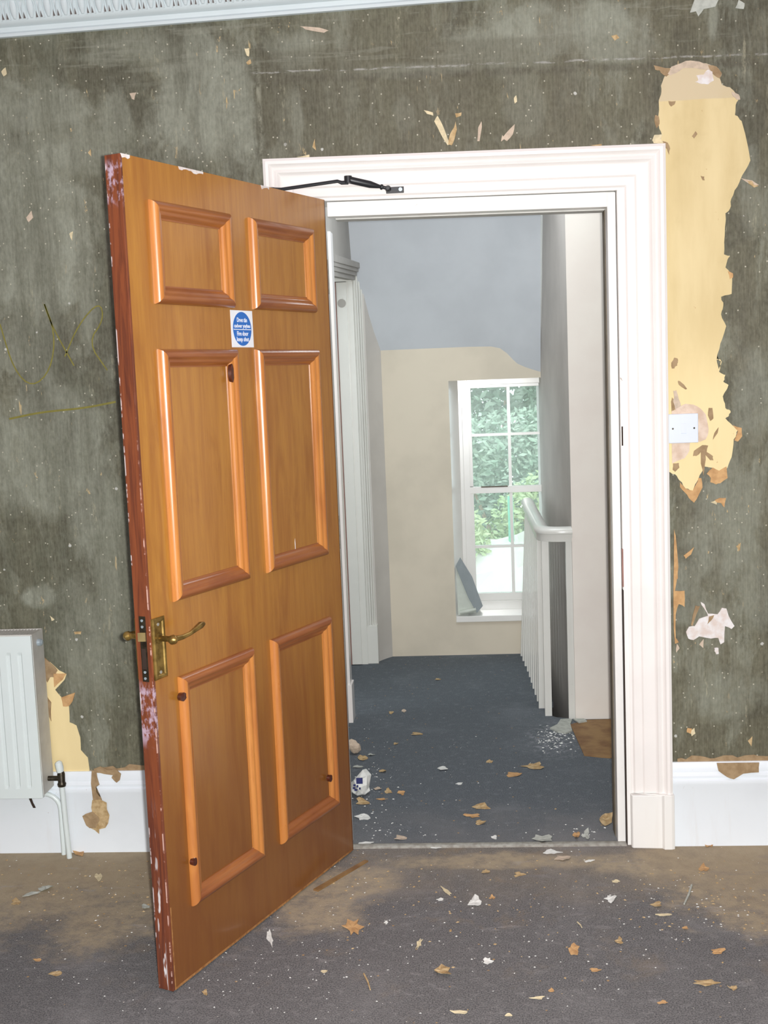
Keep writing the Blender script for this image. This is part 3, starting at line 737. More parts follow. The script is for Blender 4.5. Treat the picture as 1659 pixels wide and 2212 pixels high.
# lever handle on a long plate (room side) and a knob end on the other side
def lever_set(side):
    s = side; y0 = 0 if s > 0 else -DT
    Y = lambda q: y0+s*q
    b = MB(); u0, u1, v0, v1 = .864, .913-.002, .773, .920
    pr = [(0, 0), (0, .004), (.004, .007), (.009, .0065), (.0115, .003)]
    # raised rim plate
    rim = MB()
    cs = [((u0, v0), (u1, v0)), ((u1, v0), (u1, v1)), ((u1, v1), (u0, v1)), ((u0, v1), (u0, v0))]
    ins = [(0, 1), (-1, 0), (0, -1), (1, 0)]
    for (A, B), I in zip(cs, ins):
        A, B, I = Vector(A), Vector(B), Vector(I); d = (B-A).normalized(); o = len(rim.v); n = len(pr)
        for (a, p) in pr: q = A+(I+d)*a; rim.v.append((q.x, Y(p), q.y))
        for (a, p) in pr: q = B+(I-d)*a; rim.v.append((q.x, Y(p), q.y))
        rim.f += [(o+k, o+k+1, o+n+k+1, o+n+k) for k in range(n-1)]
    ob = rim.build('handle_plate', M['brass'], door, smooth=True)
    MB().box(u0+.0005, u1-.0005, min(Y(0), Y(.0032)), max(Y(0), Y(.0032)), v0+.0005, v1-.0005).build('plate_field', M['brass'], ob)
    uc, vc = .889, .871
    b = MB(); b.tube([(uc, Y(.003), vc), (uc, Y(.006), vc), (uc, Y(.008), vc), (uc, Y(.034), vc), (uc, Y(.040), vc)], [.013, .013, .0075, .0065, .008], 14)
    b.tube([(uc, Y(.036), vc), (uc, Y(.044), vc-.001), (uc, Y(.052), vc-.001), (uc, Y(.057), vc-.001)], [.008, .012, .010, .004], 14)
    b.tube([(uc, Y(.046), vc), (uc-.03, Y(.050), vc-.001), (uc-.06, Y(.050), vc+.001), (uc-.085, Y(.048), vc+.006), (uc-.11, Y(.046), vc+.011), (uc-.122, Y(.046), vc+.012)], [.0075, .006, .0052, .0065, .0085, .005], 12)
    b.build('lever_handle', M['brass'], door, smooth=True)
    for vv in (v0+.016, v1-.016):
        MB().tube([(uc, Y(.003), vv), (uc, Y(.0045), vv)], .004, 10).build('screw', M['steel'], ob)
lever_set(1); lever_set(-1)
# mortice lock forend in the free edge
b = MB(); b.box(DW, DW+.0018, -.030, -.012, .770, .927)
fe = b.build('lock_plate', M['darksteel'], door)
lt = MB(); lt.add([(DW+.001, -.029, .868), (DW+.001, -.013, .868), (DW+.011, -.029, .868), (DW+.004, -.013, .868), (DW+.001, -.029, .889), (DW+.001, -.013, .889), (DW+.011, -.029, .889), (DW+.004, -.013, .889)],
       [(0, 1, 3, 2), (4, 6, 7, 5), (0, 2, 6, 4), (1, 5, 7, 3), (2, 3, 7, 6), (0, 4, 5, 1)])
lt.build('latch_bolt', M['brass_br'], fe)
MB().box(DW+.0015, DW+.0025, -.027, -.015, .800, .850).build('deadbolt', M['dark'], fe)
for vv in (.917, .902, .793, .778):
    MB().tube([(DW+.001, -.021, vv), (DW+.0034, -.021, vv)], .0033, 10).build('screw', M['zinc'], fe)
# white paint crust on the top edge
for (ua, ub) in ((.60, .70), (.30, .34), (.88, .912)):
    r = random.Random(int(ua*100)); P = [Vector((ua, 0, DH-.001))]; u = ua
    bot = []
    while u < ub:
        bot.append(Vector((u, 0, DH-r.uniform(.003, .010)))); u += r.uniform(.006, .012)
    P = [Vector((ua, 0, DH+.0004))]+bot+[Vector((ub, 0, DH+.0004))]
    MB().slab(P, (0, .0008, 0)).build('paint_chip', M['filler'], door)
MB().box(DW-.0115, DW-.0085, .0, .0004, 0, .21).build('chipped_edge', M['barewood'], door)
MB().box(.02, DW-.0115, .0, .0004, 0, .006).build('chipped_edge', M['barewood'], door)
r_ = Vector((.255, .00035, 1.003)); MB().slab([Vector((.2535, 0, .985)), Vector((.2565, 0, .988)), Vector((.2570, 0, 1.008)), Vector((.2545, 0, 1.018)), Vector((.2530, 0, 1.0))], (0, .0005, 0)).build('scuff_mark', M['filler'], door)
# hinges
for v in (.22, 1.0, 1.76):
    MB().tube([(-.004, -.006, v-.05), (-.004, -.006, v+.05)], .006, 10).build('hinge', M['steel'], door, smooth=True)

# fire door sign
sg = tag(empty('fire_door_sign', (0, 0, 0)), 'blue and white fire door sticker between the upper panels of the brown door', 'sign')
mw = Matrix.Translation((0, -.033, DZ)) @ Matrix.Rotation(math.atan2(-math.cos(TD), -math.sin(TD)), 4, 'Z')
# local: x = -u (reads left to right), y = up, z = out of the door
su, sv = .4645, 1.600
sg.matrix_world = mw @ Matrix.Translation((su, 0.0, sv)) @ Matrix(((-1, 0, 0, 0), (0, 0, 1, 0), (0, 1, 0, 0), (0, 0, 0, 1)))
MB().box(-.0505, .0505, -.0475, .0475, 0, .0006).build('backing', M['signwhite'], sg)
b = MB(); n = 48; R = .0425
b.v = [(R*math.cos(2*math.pi*k/n), R*math.sin(2*math.pi*k/n)*1.03, z) for z in (.0004, .0009) for k in range(n)]
b.f = [(k, (k+1) % n, n+(k+1) % n, n+k) for k in range(n)]+[tuple(range(n))[::-1], tuple(range(n, 2*n))]
b.build('blue_disc', M['signblue'], sg)
MB().box(-.040, .040, -.0025, -.0005, .0008, .0012).build('divider_line', M['signwhite'], sg)
def text(s, x, y, size, parent, mat, name='lettering', width=None):
    cu = bpy.data.curves.new(name, 'FONT'); cu.body = s; cu.size = size; cu.align_x = 'CENTER'; cu.align_y = 'CENTER'; cu.extrude = .0002; cu.offset = .00025
    o = bpy.data.objects.new(name, cu); COL.objects.link(o)
    bpy.context.view_layer.update()
    dg = bpy.context.evaluated_depsgraph_get()
    me = bpy.data.meshes.new_from_object(o.evaluated_get(dg))
    bpy.data.objects.remove(o); me.materials.clear(); me.materials.append(mat)
    o = bpy.data.objects.new(name, me); COL.objects.link(o); o.parent = parent
    wd = max(v.co.x for v in me.vertices)-min(v.co.x for v in me.vertices)
    k = (width/wd) if width else 1
    o.location = (x, y, .0011); o.scale = (k, 1, 1); return o
text('Drws tân', 0, .0225, .016, sg, M['signwhite'], width=.046)
text('cadwer ynghau', 0, .0075, .0135, sg, M['signwhite'], width=.074)
text('Fire door', 0, -.0125, .016, sg, M['signwhite'], width=.052)
text('keep shut', 0, -.0270, .016, sg, M['signwhite'], width=.056)

# ================================================================== DOOR CLOSER
nrm = Vector((math.cos(TD), -math.sin(TD), 0)); du = Vector((-math.sin(TD), -math.cos(TD), 0)); hin = Vector((0, -.033, 0))
cl = tag(empty('door_closer', (0, 0, 0)), 'black jointed door closer arm screwed to the white architrave head', 'door closer')
br0 = at_y(853, 410, -.022)
br_ = br0
MB().box(br_.x-.026, br_.x+.026, -.0205, -.0150, br_.z-.009, br_.z+.009).build('frame_bracket', M['black'], cl, bevel=.001)
sc_ = at_y(865, 409, -.021)
MB().tube([(sc_.x, -.0185, sc_.z), (sc_.x, -.0235, sc_.z)], .0055, 12).build('screw', M['zinc'], cl)
el = at_y(752, 388, -.060)     # elbow
pv = at_y(838, 407, -.034)
mid = el.lerp(pv, .12)
MB().tube([(pv.x, -.018, pv.z), (pv.x, -.034, pv.z), (pv.x, -.040, pv.z)], [.009, .009, .005], 10).build('pivot_pin', M['black'], cl, smooth=True)
b = MB(); b.tube([el+Vector((-.004, 0, .001)), el.lerp(pv, .08), el.lerp(pv, .55), el.lerp(pv, .72), el.lerp(pv, .8), el.lerp(pv, .82), el.lerp(pv, .86), el.lerp(pv, .88), pv], [.009, .0105, .0105, .007, .005, .008, .008, .005, .005], 12)
b.build('fore_arm', M['black'], cl, smooth=True)
MB().tube([el+Vector((0, 0, -.010)), el+Vector((0, 0, .010))], .0115, 14).build('elbow_joint', M['black'], cl, smooth=True)
bodyc = hin+du*.17-nrm*(DT+.028)   # closer body on the far face of the door
far = Vector((bodyc.x, bodyc.y, 1.94))
tgt = at_y(608, 409, -.10)
MB().tube([el+Vector((0, 0, -.008)), el.lerp(tgt, .10)+Vector((0, 0, -.006)), el.lerp(tgt, .16)+Vector((0, 0, 0)), tgt, Vector((tgt.x-.02, tgt.y-.03, tgt.z-.003)), Vector((far.x, far.y, 2.0))], [.006, .0058, .005, .005, .005, .005], 8).build('main_arm', M['black'], cl, smooth=True)
bb = MB()
for s_ in (1,):
    c0 = hin+du*.06-nrm*(DT+.001); c1 = hin+du*.27-nrm*(DT+.001); w_ = -nrm*.055
    vs = [c0, c1, c1+w_, c0+w_]
    bb.add([Vector((q.x, q.y, z)) for z in (1.90, 1.96) for q in vs], [(0, 1, 2, 3), (4, 5, 6, 7), (0, 1, 5, 4), (1, 2, 6, 5), (2, 3, 7, 6), (3, 0, 4, 7)])
bb.build('closer_body', M['black'], cl, bevel=.004)
MB().tube([(far.x, far.y, 1.955), (far.x, far.y, 2.008)], .008, 10).build('spindle', M['black'], cl)

# ================================================================== LIGHT SWITCH
sw = tag(empty('light_switch', (1.030, 0, 1.280)), 'white square single light switch on bare plaster beside the architrave', 'light switch')
MB().box(-.043, .043, -.013, -.002, -.043, .043).build('face_plate', M['plastic'], sw, bevel=.002)
b = MB(); b.add([(-.008, -.0128, -.015), (.008, -.0128, -.015), (-.008, -.0128, .015), (.008, -.0128, .015), (-.008, -.0168, -.014), (.008, -.0168, -.014), (-.008, -.0135, .014), (.008, -.0135, .014)],
      [(0, 1, 5, 4), (2, 6, 7, 3), (4, 5, 7, 6), (0, 4, 6, 2), (1, 3, 7, 5), (0, 2, 3, 1)])
b.build('rocker', M['plastic'], sw)
for x_ in (-.031, .031):
    MB().tube([(x_, -.0125, 0), (x_, -.0136, 0)], .0028, 10).build('screw', M['darksteel'], sw)

# ================================================================== RADIATOR
rad = tag(empty('radiator', (-1.39, 0, .22)), 'white fluted panel radiator on the stripped wall left of the door', 'radiator')
def R_(b, nm, mt, **k):
    o = b.build(nm, mt, rad, **k); o.location = (1.39, 0, -.22); return o
x0, x1, zb_, zt_ = -1.86, -.945, .218, .728
b = MB()   # fluted front panel as one swept sheet
prof = []; nfl = 0
xx = x0+.02
line = [(x0, -.108), (x0, -.120)]
p = .0355
k = 0
xx = x1-.035
fl = []
while xx > x0+.06:
    fl.append(xx); xx -= p
for f_ in reversed(fl):
    line += [(f_-.012, -.120), (f_-.008, -.1165), (f_+.000, -.1165), (f_+.004, -.120)]
line += [(x1, -.120), (x1, -.108)]
n = len(line); zs = [(zb_, 0), (zb_+.03, 0), (zb_+.04, 1), (zt_-.06, 1), (zt_-.05, 0), (zt_, 0)]
for (z, kk) in zs:
    for (a, c) in line:
        y = c if (kk or c > -.112) else -.120
        b.v.append((a, y, z))
for i in range(len(zs)-1):
    for k in range(n-1): b.f.append((i*n+k, i*n+k+1, (i+1)*n+k+1, (i+1)*n+k))
front = R_(b, 'front_panel', M['cool'])
R_(MB().box(x0, x1, -.110, -.104, zb_, zt_), 'inner_panel', M['cool'])
R_(MB().box(x1-.004, x1+.001, -.112, -.022, zb_+.006, zt_+.002), 'side_cover', M['radside'])
R_(MB().box(x0-.001, x0+.004, -.112, -.022, zb_+.006, zt_+.002), 'side_cover', M['radside'])
R_(MB().box(x0, x1-.004, -.040, -.030, zb_, zt_-.01), 'rear_panel', M['cool'])
g = MB(); g.box(x0, x1, -.113, -.106, zt_-.004, zt_+.003).box(x0, x1, -.030, -.022, zt_-.004, zt_+.003)
xx = x0+.006
while xx < x1-.008:
    g.box(xx, xx+.004, -.107, -.029, zt_-.003, zt_+.002); xx += .010
R_(g, 'top_grille', M['radside'])
vpos = Vector((x1, -.066, .696))
R_(MB().tube([vpos, vpos+Vector((.010, 0, 0)), vpos+Vector((.016, 0, 0))], [.0115, .0115, .006], 12), 'bleed_plug', M['zinc'], smooth=True)
for xx in (-1.7, -1.1):
    R_(MB().box(xx-.02, xx+.02, -.030, 0, zb_+.05, zt_-.05), 'wall_bracket', M['radside'])
R_(MB().tube([(x1, -.066, .262), (-.905, -.066, .262)], .008, 10), 'valve_tail', M['darksteel'])
v_ = MB(); v_.tube([(-.902, -.066, .236), (-.902, -.066, .244), (-.902, -.066, .250), (-.902, -.066, .276), (-.902, -.066, .284)], [.012, .014, .011, .012, .009], 12)
vo = R_(v_, 'lockshield_valve', M['darksteel'], smooth=True)
hcap = MB(); hcap.tube([(-.904, -.066, .282), (-.905, -.066, .296), (-.908, -.066, .312), (-.910, -.066, .317)], [.0105, .0125, .0115, .006], 12)
h_ = hcap.build('valve_cap', M['cool'], rad, smooth=True); h_.location = (1.39, 0, -.22)

tag(MB().tube([(-.902, -.066, .240), (-.900, -.064, .12), (-.897, -.060, .0)], .0085, 12).build('feed_pipe', M['cool'], smooth=True),
    'white painted vertical pipe from the radiator valve down to the floor', 'pipe')
def pipe2(zh, xb, y, lab):
    pts = [(-2.0, y, zh), (xb-.05, y, zh)]
    for k in range(1, 6):
        a = math.pi/2*k/5; pts.append((xb-.05+.05*math.sin(a), y, zh-.05+.05*math.cos(a)))
    pts.append((xb, y, .0))
    return tag(MB().tube(pts, .0075, 12).build('heating_pipe', M['cool'], smooth=True), lab, 'pipe')
pipe2(.200, -.925, -.032, 'white painted pipe along the skirting bending down just left of the valve pipe')

# curl of peeled wallpaper hanging over the skirting
b = MB()
def sheet(name, pts, yfun, mat, label, cat, t=.0012, parent=None):
    P = [at_y(px, py, -.03) for px, py in pts]
    Q = [Vector((p.x, yfun(p, i), p.z)) for i, p in enumerate(P)]
    n = len(Q); c = sum(Q, Vector())/n
    b = MB(); b.v = [tuple(q) for q in Q]+[tuple(c)]+[tuple(q+Vector((0, -t, 0))) for q in Q]+[tuple(c+Vector((0, -t, 0)))]
    for k in range(n):
        k2 = (k+1) % n
        b.f += [(k, k2, n), (n+1+k2, n+1+k, 2*n+1), (k, n+1+k, n+1+k2, k2)]
    return b
pp = empty('peeled_paper', (-.74, -.028, .1)); tag(pp, 'brown curl of torn wallpaper hanging over the left skirting board', 'torn wallpaper')
def pk(b, nm, mt):
    o = b.build(nm, mt, pp); o.location = -pp.location; return o
pk(sheet('', zl([(728, 1345), (765, 1345), (772, 1400), (790, 1460), (760, 1470), (765, 1520), (810, 1580), (790, 1600), (740, 1600), (722, 1450)]), lambda p, i: -.026, M['brownpaper'], '', ''), 'torn_strip', M['brownpaper'])
pk(sheet('', zl([(735, 1580), (800, 1570), (850, 1600), (855, 1650), (872, 1700), (865, 1760), (840, 1800), (785, 1810), (790, 1848), (760, 1815), (720, 1800), (745, 1700), (728, 1640)]), lambda p, i: -.030-.004*(i % 2), M['tan'], '', ''), 'curled_flap', M['tan'])
pk(sheet('', zl([(662, 1700), (690, 1680), (740, 1665), (790, 1700), (800, 1730), (770, 1790), (720, 1795), (695, 1770)]), lambda p, i: -.037-.003*(i % 2), M['brownpaper'], '', ''), 'torn_strip', M['brownpaper'])
patch(zl([(745, 1330), (800, 1310), (860, 1340), (920, 1330), (965, 1370), (955, 1420), (930, 1440), (890, 1400), (900, 1380), (830, 1370), (770, 1360)]), M['brownpaper'], 'lining_flake', .001, 2, .002, 81, bl, -.0245)
hg = zl([(225, 1550), (245, 1545), (265, 1600), (285, 1640), (265, 1640), (255, 1620)])
tag(patch(hg, M['dark'], 'paint_drip', .0005, 2, .002, 82, bl, -.0205))

# ================================================================== HALL SHELL
F1 = 2.49
HZ = 2.55
# floor of the hall with the stairwell cut out at the right
rail = [(.812, 1.335), (.775, 1.335), (.735, 1.350), (.708, 1.385), (.698, 1.44), (.692, 1.60), (.686, 1.80), (.672, 2.10), (.660, 2.30), (.648, 2.49)]
poly = [Vector((-.9, 0, 0)), Vector((1.7, 0, 0)), Vector((1.7, 1.33, 0))]+[Vector((x, y, 0)) for x, y in rail]+[Vector((-.9, 2.49, 0))]
tag(MB().slab(poly, (0, 0, -.06)).build('floor_hall', M['carpet2']), 'blue grey carpet of the landing through the doorway', 'floor', kind='structure')
# stairwell edge apron and lower treads
tr = MB()
for i in range(3): tr.box(.70, 1.6, 2.25-.28*i-.02, 2.49-.28*i, -.17*(i+1)-.03, -.17*(i+1))
b = tag(empty('stairs', (.8, 2.3, -.6)), 'stair treads going down behind the white balustrade, mostly hidden', 'stairs', kind='structure')
for i in range(4):
    o = MB().box(.655, .80, 2.25-.26*i-.005, 2.50-.26*i, -.19*(i+1)-.03, -.19*(i+1)).build('tread', M['carpet2'], b); o.location = -b.location
tag(MB().box(-.9, 1.7, .1, 2.7, -1.1, -1.05).build('floor_lower', M['carpet2']), 'lower floor beneath the landing stairs, out of view', 'floor', kind='structure')
tag(MB().box(-1.0, 1.8, .05, .12, -1.05, -.06).box(-1.0, -.9, .12, 2.9, -1.05, -.06).box(1.7, 1.8, .12, 1.4, -1.05, 0).build('wall_under_landing', M['greyside']), 'walls enclosing the space beneath the landing, hidden', 'wall', kind='structure')
# pale wall facing the camera and grey return beside the stairs
tag(MB().slab([Vector((.813, 1.315, -1.05)), Vector((1.7, 1.315, -1.05)), Vector((1.7, 1.315, HZ)), Vector((.813, 1.315, HZ))], (0, .10, 0)).build('wall_hall_right', M['cream2']),
    'pale cream wall facing the doorway at the right of the landing', 'wall', kind='structure')
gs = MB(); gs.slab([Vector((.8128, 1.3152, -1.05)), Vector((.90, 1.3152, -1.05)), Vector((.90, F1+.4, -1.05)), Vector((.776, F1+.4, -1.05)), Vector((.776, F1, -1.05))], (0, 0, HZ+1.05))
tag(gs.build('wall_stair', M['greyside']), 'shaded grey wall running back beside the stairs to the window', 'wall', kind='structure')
tag(MB().box(1.7, 1.8, .12, 1.42, 0, HZ).build('wall_hall_side', M['cream2']), 'end wall of the landing to the right, hidden by the door frame', 'wall', kind='structure')
tag(MB().box(-.9, 1.8, .12, 2.9, HZ, HZ+.08).build('ceiling_hall', M['soffit']), 'flat white ceiling over the landing above the doorway view', 'ceiling', kind='structure')
# far wall with window opening: deep recess
wx0, wx1, wz0, wz1 = .308, .775, .206, 1.428
# the far wall rises to a curved slope line
prof_t = [(-.30, 1.598), (-.03, 1.597), (.20, 1.597), (.42, 1.597), (.53, 1.594), (.575, 1.583), (.61, 1.556), (.64, 1.522), (.66, 1.503), (.70, 1.483), (.758, 1.462), (.776, 1.457)]
fw = MB()
fw.box(-.9, -.30, F1, F1+.40, 0, 2.5)
fw.slab([Vector((-.30, F1, 0)), Vector((wx0, F1, 0))]+[Vector((wx0, F1, 1.70)), Vector((-.30, F1, 1.70))], (0, .30, 0))
fw.slab([Vector((wx0, F1, 0)), Vector((.776, F1, 0)), Vector((.776, F1, wz0)), Vector((wx0, F1, wz0))], (0, .30, 0))
fw.slab([Vector((wx0, F1, wz1)), Vector((.776, F1, wz1)), Vector((.776, F1, 1.70)), Vector((wx0, F1, 1.70))], (0, .30, 0))
fw.slab([Vector((-.9, F1, -1.05)), Vector((.90, F1, -1.05)), Vector((.90, F1, 0)), Vector((-.9, F1, 0))], (0, .30, 0))
tag(fw.build('wall_hall_far', M['cream']), 'cream far wall of the landing around the sash window', 'wall', kind='structure')
# the sloping soffit above
so = MB(); SL = 2.75
pts = prof_t
front_ = [];
N_ = 6
for j in range(N_+1):
    zz = j/N_
    for (x, z) in pts:
        zt2 = 2.52; Z = z+(zt2-z)*zz
        Y = F1-(Z-z)/SL-(.004 if j else 0)
        so.v.append((x, Y+.0, Z))
n = len(pts)
for j in range(N_):
    for k in range(n-1): so.f.append((j*n+k, j*n+k+1, (j+1)*n+k+1, (j+1)*n+k))
# give it depth upward
o = len(so.v)
for (x, z) in pts: so.v.append((x, F1+.02, z))
for k in range(n-1): so.f.append((k+1, k, o+k, o+k+1))
tag(so.build('ceiling_slope', M['soffit'], smooth=True), 'blue white sloping ceiling with a curved lower edge over the window wall', 'ceiling', kind='structure')
# left hall wall with its doorway
XW = -.148
lw = MB()
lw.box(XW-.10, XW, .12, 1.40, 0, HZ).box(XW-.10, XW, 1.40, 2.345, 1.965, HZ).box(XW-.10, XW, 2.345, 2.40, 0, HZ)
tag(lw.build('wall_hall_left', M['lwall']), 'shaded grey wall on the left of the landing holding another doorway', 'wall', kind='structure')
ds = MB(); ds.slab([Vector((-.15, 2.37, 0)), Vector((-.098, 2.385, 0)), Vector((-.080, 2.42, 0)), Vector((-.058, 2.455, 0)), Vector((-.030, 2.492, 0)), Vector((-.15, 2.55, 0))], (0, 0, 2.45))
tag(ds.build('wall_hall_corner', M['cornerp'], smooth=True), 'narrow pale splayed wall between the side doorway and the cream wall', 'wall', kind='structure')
MBs = MB().box(XW-.001, XW+.012, 2.372, 2.40, 2.04, HZ)
tag(MBs.build('trim_3', M['cream2']), 'pale vertical bead above the side doorway of the landing', 'trim', kind='structure')
# side doorway: stepped architraves, plinths, lining, leaf edge
d2 = tag(empty('door_2', (XW, 1.9, 0)), 'white side doorway on the left of the landing with fluted architrave', 'door', kind='structure')
def D2(b, nm, mt, **k):
    o = b.build(nm, mt, d2, **k); o.location = (-XW, -1.9, 0); return o
b = MB()
for (ya, yb, xo) in ((2.345, 2.358, .014), (2.356, 2.372, .024), (2.370, 2.386, .034), (2.384, 2.405, .043)):
    b.box(XW, XW+xo, ya, yb, .20, 1.985+(ya-2.345)*1.2)
D2(b, 'architrave_post', M['hallwhite'], bevel=.001)
for (xo, yy, zz) in ((.0065, 2.343, 1.945), (.0185, 2.353, 1.965), (.0290, 2.366, 1.985), (.0385, 2.380, 2.005)):
    D2(MB().tube([(XW+xo, yy, .20), (XW+xo, yy, zz)], .0045, 8), 'fluting_bead', M['hallwhite'], smooth=True)
b = MB()
for k_, (z0f, z1f, xo) in enumerate(((1.945, 1.968, .014), (1.966, 1.988, .024), (1.986, 2.006, .034), (2.004, 2.030, .043))):
    xn = .003+.0012*k_; za, zc = z0f-.058, z1f-.052; yf = 2.36+.014*k_
    b.add([(XW-.02, 1.345, za), (XW+xn, 1.345, za), (XW-.02, yf, z0f), (XW+xo, yf, z0f), (XW-.02, 1.345, zc), (XW+xn, 1.345, zc), (XW-.02, yf, z1f), (XW+xo, yf, z1f)],
          [(0, 2, 3, 1), (4, 5, 7, 6), (0, 1, 5, 4), (2, 6, 7, 3), (0, 4, 6, 2), (1, 3, 7, 5)])
D2(b, 'architrave_head', M['lwall'], bevel=.001)  # head takes the grey wall paint, its shade put into the colour
D2(MB().box(XW-.012, XW+.012, 1.330, 1.41, .165, 2.062), 'architrave_post', M['white'], bevel=.001)
D2(MB().box(XW-.006, XW+.019, 1.322, 1.415, 0, .165), 'plinth_block', M['white'], bevel=.001)
D2(MB().box(XW-.02, XW+.054, 2.343, 2.41, 0, .20), 'plinth_block', M['hallwhite'], bevel=.003)
D2(MB().box(-.180, -.1475, 2.335, 2.37, 0, 1.966), 'lining', M['hallwhite'], bevel=.001)
lf = D2(MB().box(-.2290, -.1785, 2.32, 2.90, .004, 1.935), 'door_leaf', M['hallwhite'], bevel=.001)
D2(MB().box(-.262, -.2295, 2.315, 2.90, .004, 1.935), 'leaf_edge', M['brownstrip'])
D2(MB().box(-.262, XW-.001, 2.30, 2.37, 1.937, 1.966), 'lining_head', M['hallwhite'])
pc = at_y(738, 655, 2.318)
D2(MB().tube([(pc.x, 2.3195, pc.z), (pc.x, 2.317, pc.z)], .021, 24), 'round_plug', M['lwall'])
rb = MB().box(-1.0, -.95, 1.3, 3.0, 0, 2.2)
tag(rb.build('wall_side_room', M['lwall']), 'dim wall of the room behind the side doorway, hidden', 'wall', kind='structure')

# bare boards patch
P = [at_z(1232, 1566), at_z(1262, 1633), at_z(1300, 1637), at_z(1345, 1640), at_z(1400, 1553), at_z(1330, 1554), at_z(1270, 1556)]
for q in P: q.y = min(q.y, 1.312)
tag(MB().slab([Vector((p.x, p.y, .0)) for p in P], (0, 0, .003)).build('bare_board_patch', M['board']), 'brown bare board showing where the landing carpet is cut away', 'floor board')

# ================================================================== SASH WINDOW
win = tag(empty('window_1', (wx0, F1, wz0)), 'white sash window with two panes by two in each sash at the landing end', 'window', kind='structure')
WL = -win.location
def WN(b, nm, mt, par=None, **k):
    o = b.build(nm, mt, par if par else win, **k)
    if par is None: o.location = WL
    return o
yF = F1+.145
# splayed plaster reveal and box frame
rv = MB(); rv.slab([Vector((wx0-.002, F1-.001, wz0)), Vector((wx0+.045, yF, wz0)), Vector((wx0-.05, yF, wz0))], (0, 0, wz1-wz0))
WN(rv, 'reveal', M['winwhite'])
WN(MB().box(.352, .372, yF-.006, yF+.06, wz0, wz1-.003), 'staff_bead', M['winwhite'], bevel=.002)
WN(MB().box(.33, .402, yF, yF+.10, wz0, wz1), 'frame_post', M['winwhite'])
WN(MB().box(.88, .95, yF, yF+.10, wz0, wz1), 'frame_post', M['winwhite'])
WN(MB().box(.40, .95, yF-.005, yF+.10, 1.400, wz1+.02), 'frame_head', M['winwhite'], bevel=.002)
WN(MB().box(.308, .95, F1-.012, yF+.10, wz0-.03, wz0+.002), 'window_sill', M['winwhite'], bevel=.003)
WN(MB().box(.30, .95, yF, yF+.08, wz0, .255), 'sill_board', M['winwhite'], bevel=.003)
def sash(name, x0, x1, z0, z1, y0, top, bot, zm, xm, brk=False):
    s = MB().box(x0, x0+.022, y0, y0+.03, z0, z1).box(x1-.022, x1, y0, y0+.03, z0, z1).box(x0, x1, y0-.002, y0+.03, z1-top, z1).box(x0, x1, y0-.002, y0+.03, z0, z0+bot)
    so_ = WN(s, name, M['winwhite'], bevel=.0015)
    WN(MB().box(xm-.008, xm+.008, y0+.004, y0+.026, z0+bot, z1-top), 'glazing_bar', M['winwhite'], so_)
    for a, b_ in ((x0+.022, xm-.008), (xm+.008, x1-.022)):
        WN(MB().box(a, b_, y0+.004, y0+.026, zm-.007, zm+.007), 'glazing_bar', M['winwhite'], so_)
        for c_, d_ in ((z0+bot, zm-.007), (zm+.007, z1-top)):
            WN(MB().box(a, b_, y0+.013, y0+.016, c_, d_), 'pane', M['glass'], so_)
    return so_
xm = at_y(1099, 900, yF+.05).x
sash('upper_sash', .398, .80+.06, at_y(1090, 1062, yF+.05).z, 1.404, yF+.05, .020, .020, at_y(1090, 938, yF+.05).z, xm)
sash('lower_sash', .398, .80+.06, .255, at_y(1090, 1050, yF+.012).z, yF+.012, .035, .040, at_y(1090, 1180, yF+.012).z, xm)
WN(MB().box(.46, .60, yF+.006, yF+.016, at_y(1090, 1052, yF).z, at_y(1090, 1052, yF).z+.006), 'sash_gap', M['darksteel'])
# folded sheet slumped on the sill
fsx = tag(empty('grey_folded_sheet', (.36, F1+.02, .24)), 'grey folded sheet slumped in the lower left corner of the window sill', 'sheet')
def fsl(pts, y0, y1, mat, nm):
    P = [at_y(px, py, F1+.02) for px, py in pts]
    n = len(P); b = MB()
    for i, p in enumerate(P): b.v.append((p.x, y0[i], p.z))
    for i, p in enumerate(P): b.v.append((p.x, y0[i]+.004, p.z))
    b.f = [tuple(range(n)), tuple(range(n, 2*n))[::-1]]+[(k, (k+1) % n, n+(k+1) % n, n+k) for k in range(n)]
    o = b.build(nm, mat, fsx); o.location = -fsx.location; return o
Yw = F1
fsl([(984, 1222), (994, 1206), (1020, 1248), (1043, 1310), (1030, 1322), (1012, 1290)], [Yw+.0, Yw+.05, Yw+.05, Yw+.03, Yw-.01, Yw-.005], 0, M['greysheet'], 'folded_edge')
fsl([(985, 1225), (1012, 1290), (1030, 1320), (990, 1328)], [Yw+.02, Yw+.01, Yw+.0, Yw+.01], 0, M['greensheet'], 'sheet_face')
ro = MB(); a_ = at_y(994, 1323, Yw); b_ = at_y(1028, 1316, Yw); ro.tube([a_, a_.lerp(b_, .5)+Vector((0, -.004, 0)), b_], [.011, .013, .010], 10)
o = ro.build('rolled_hem', M['greensheet'], fsx, smooth=True); o.location = -fsx.location

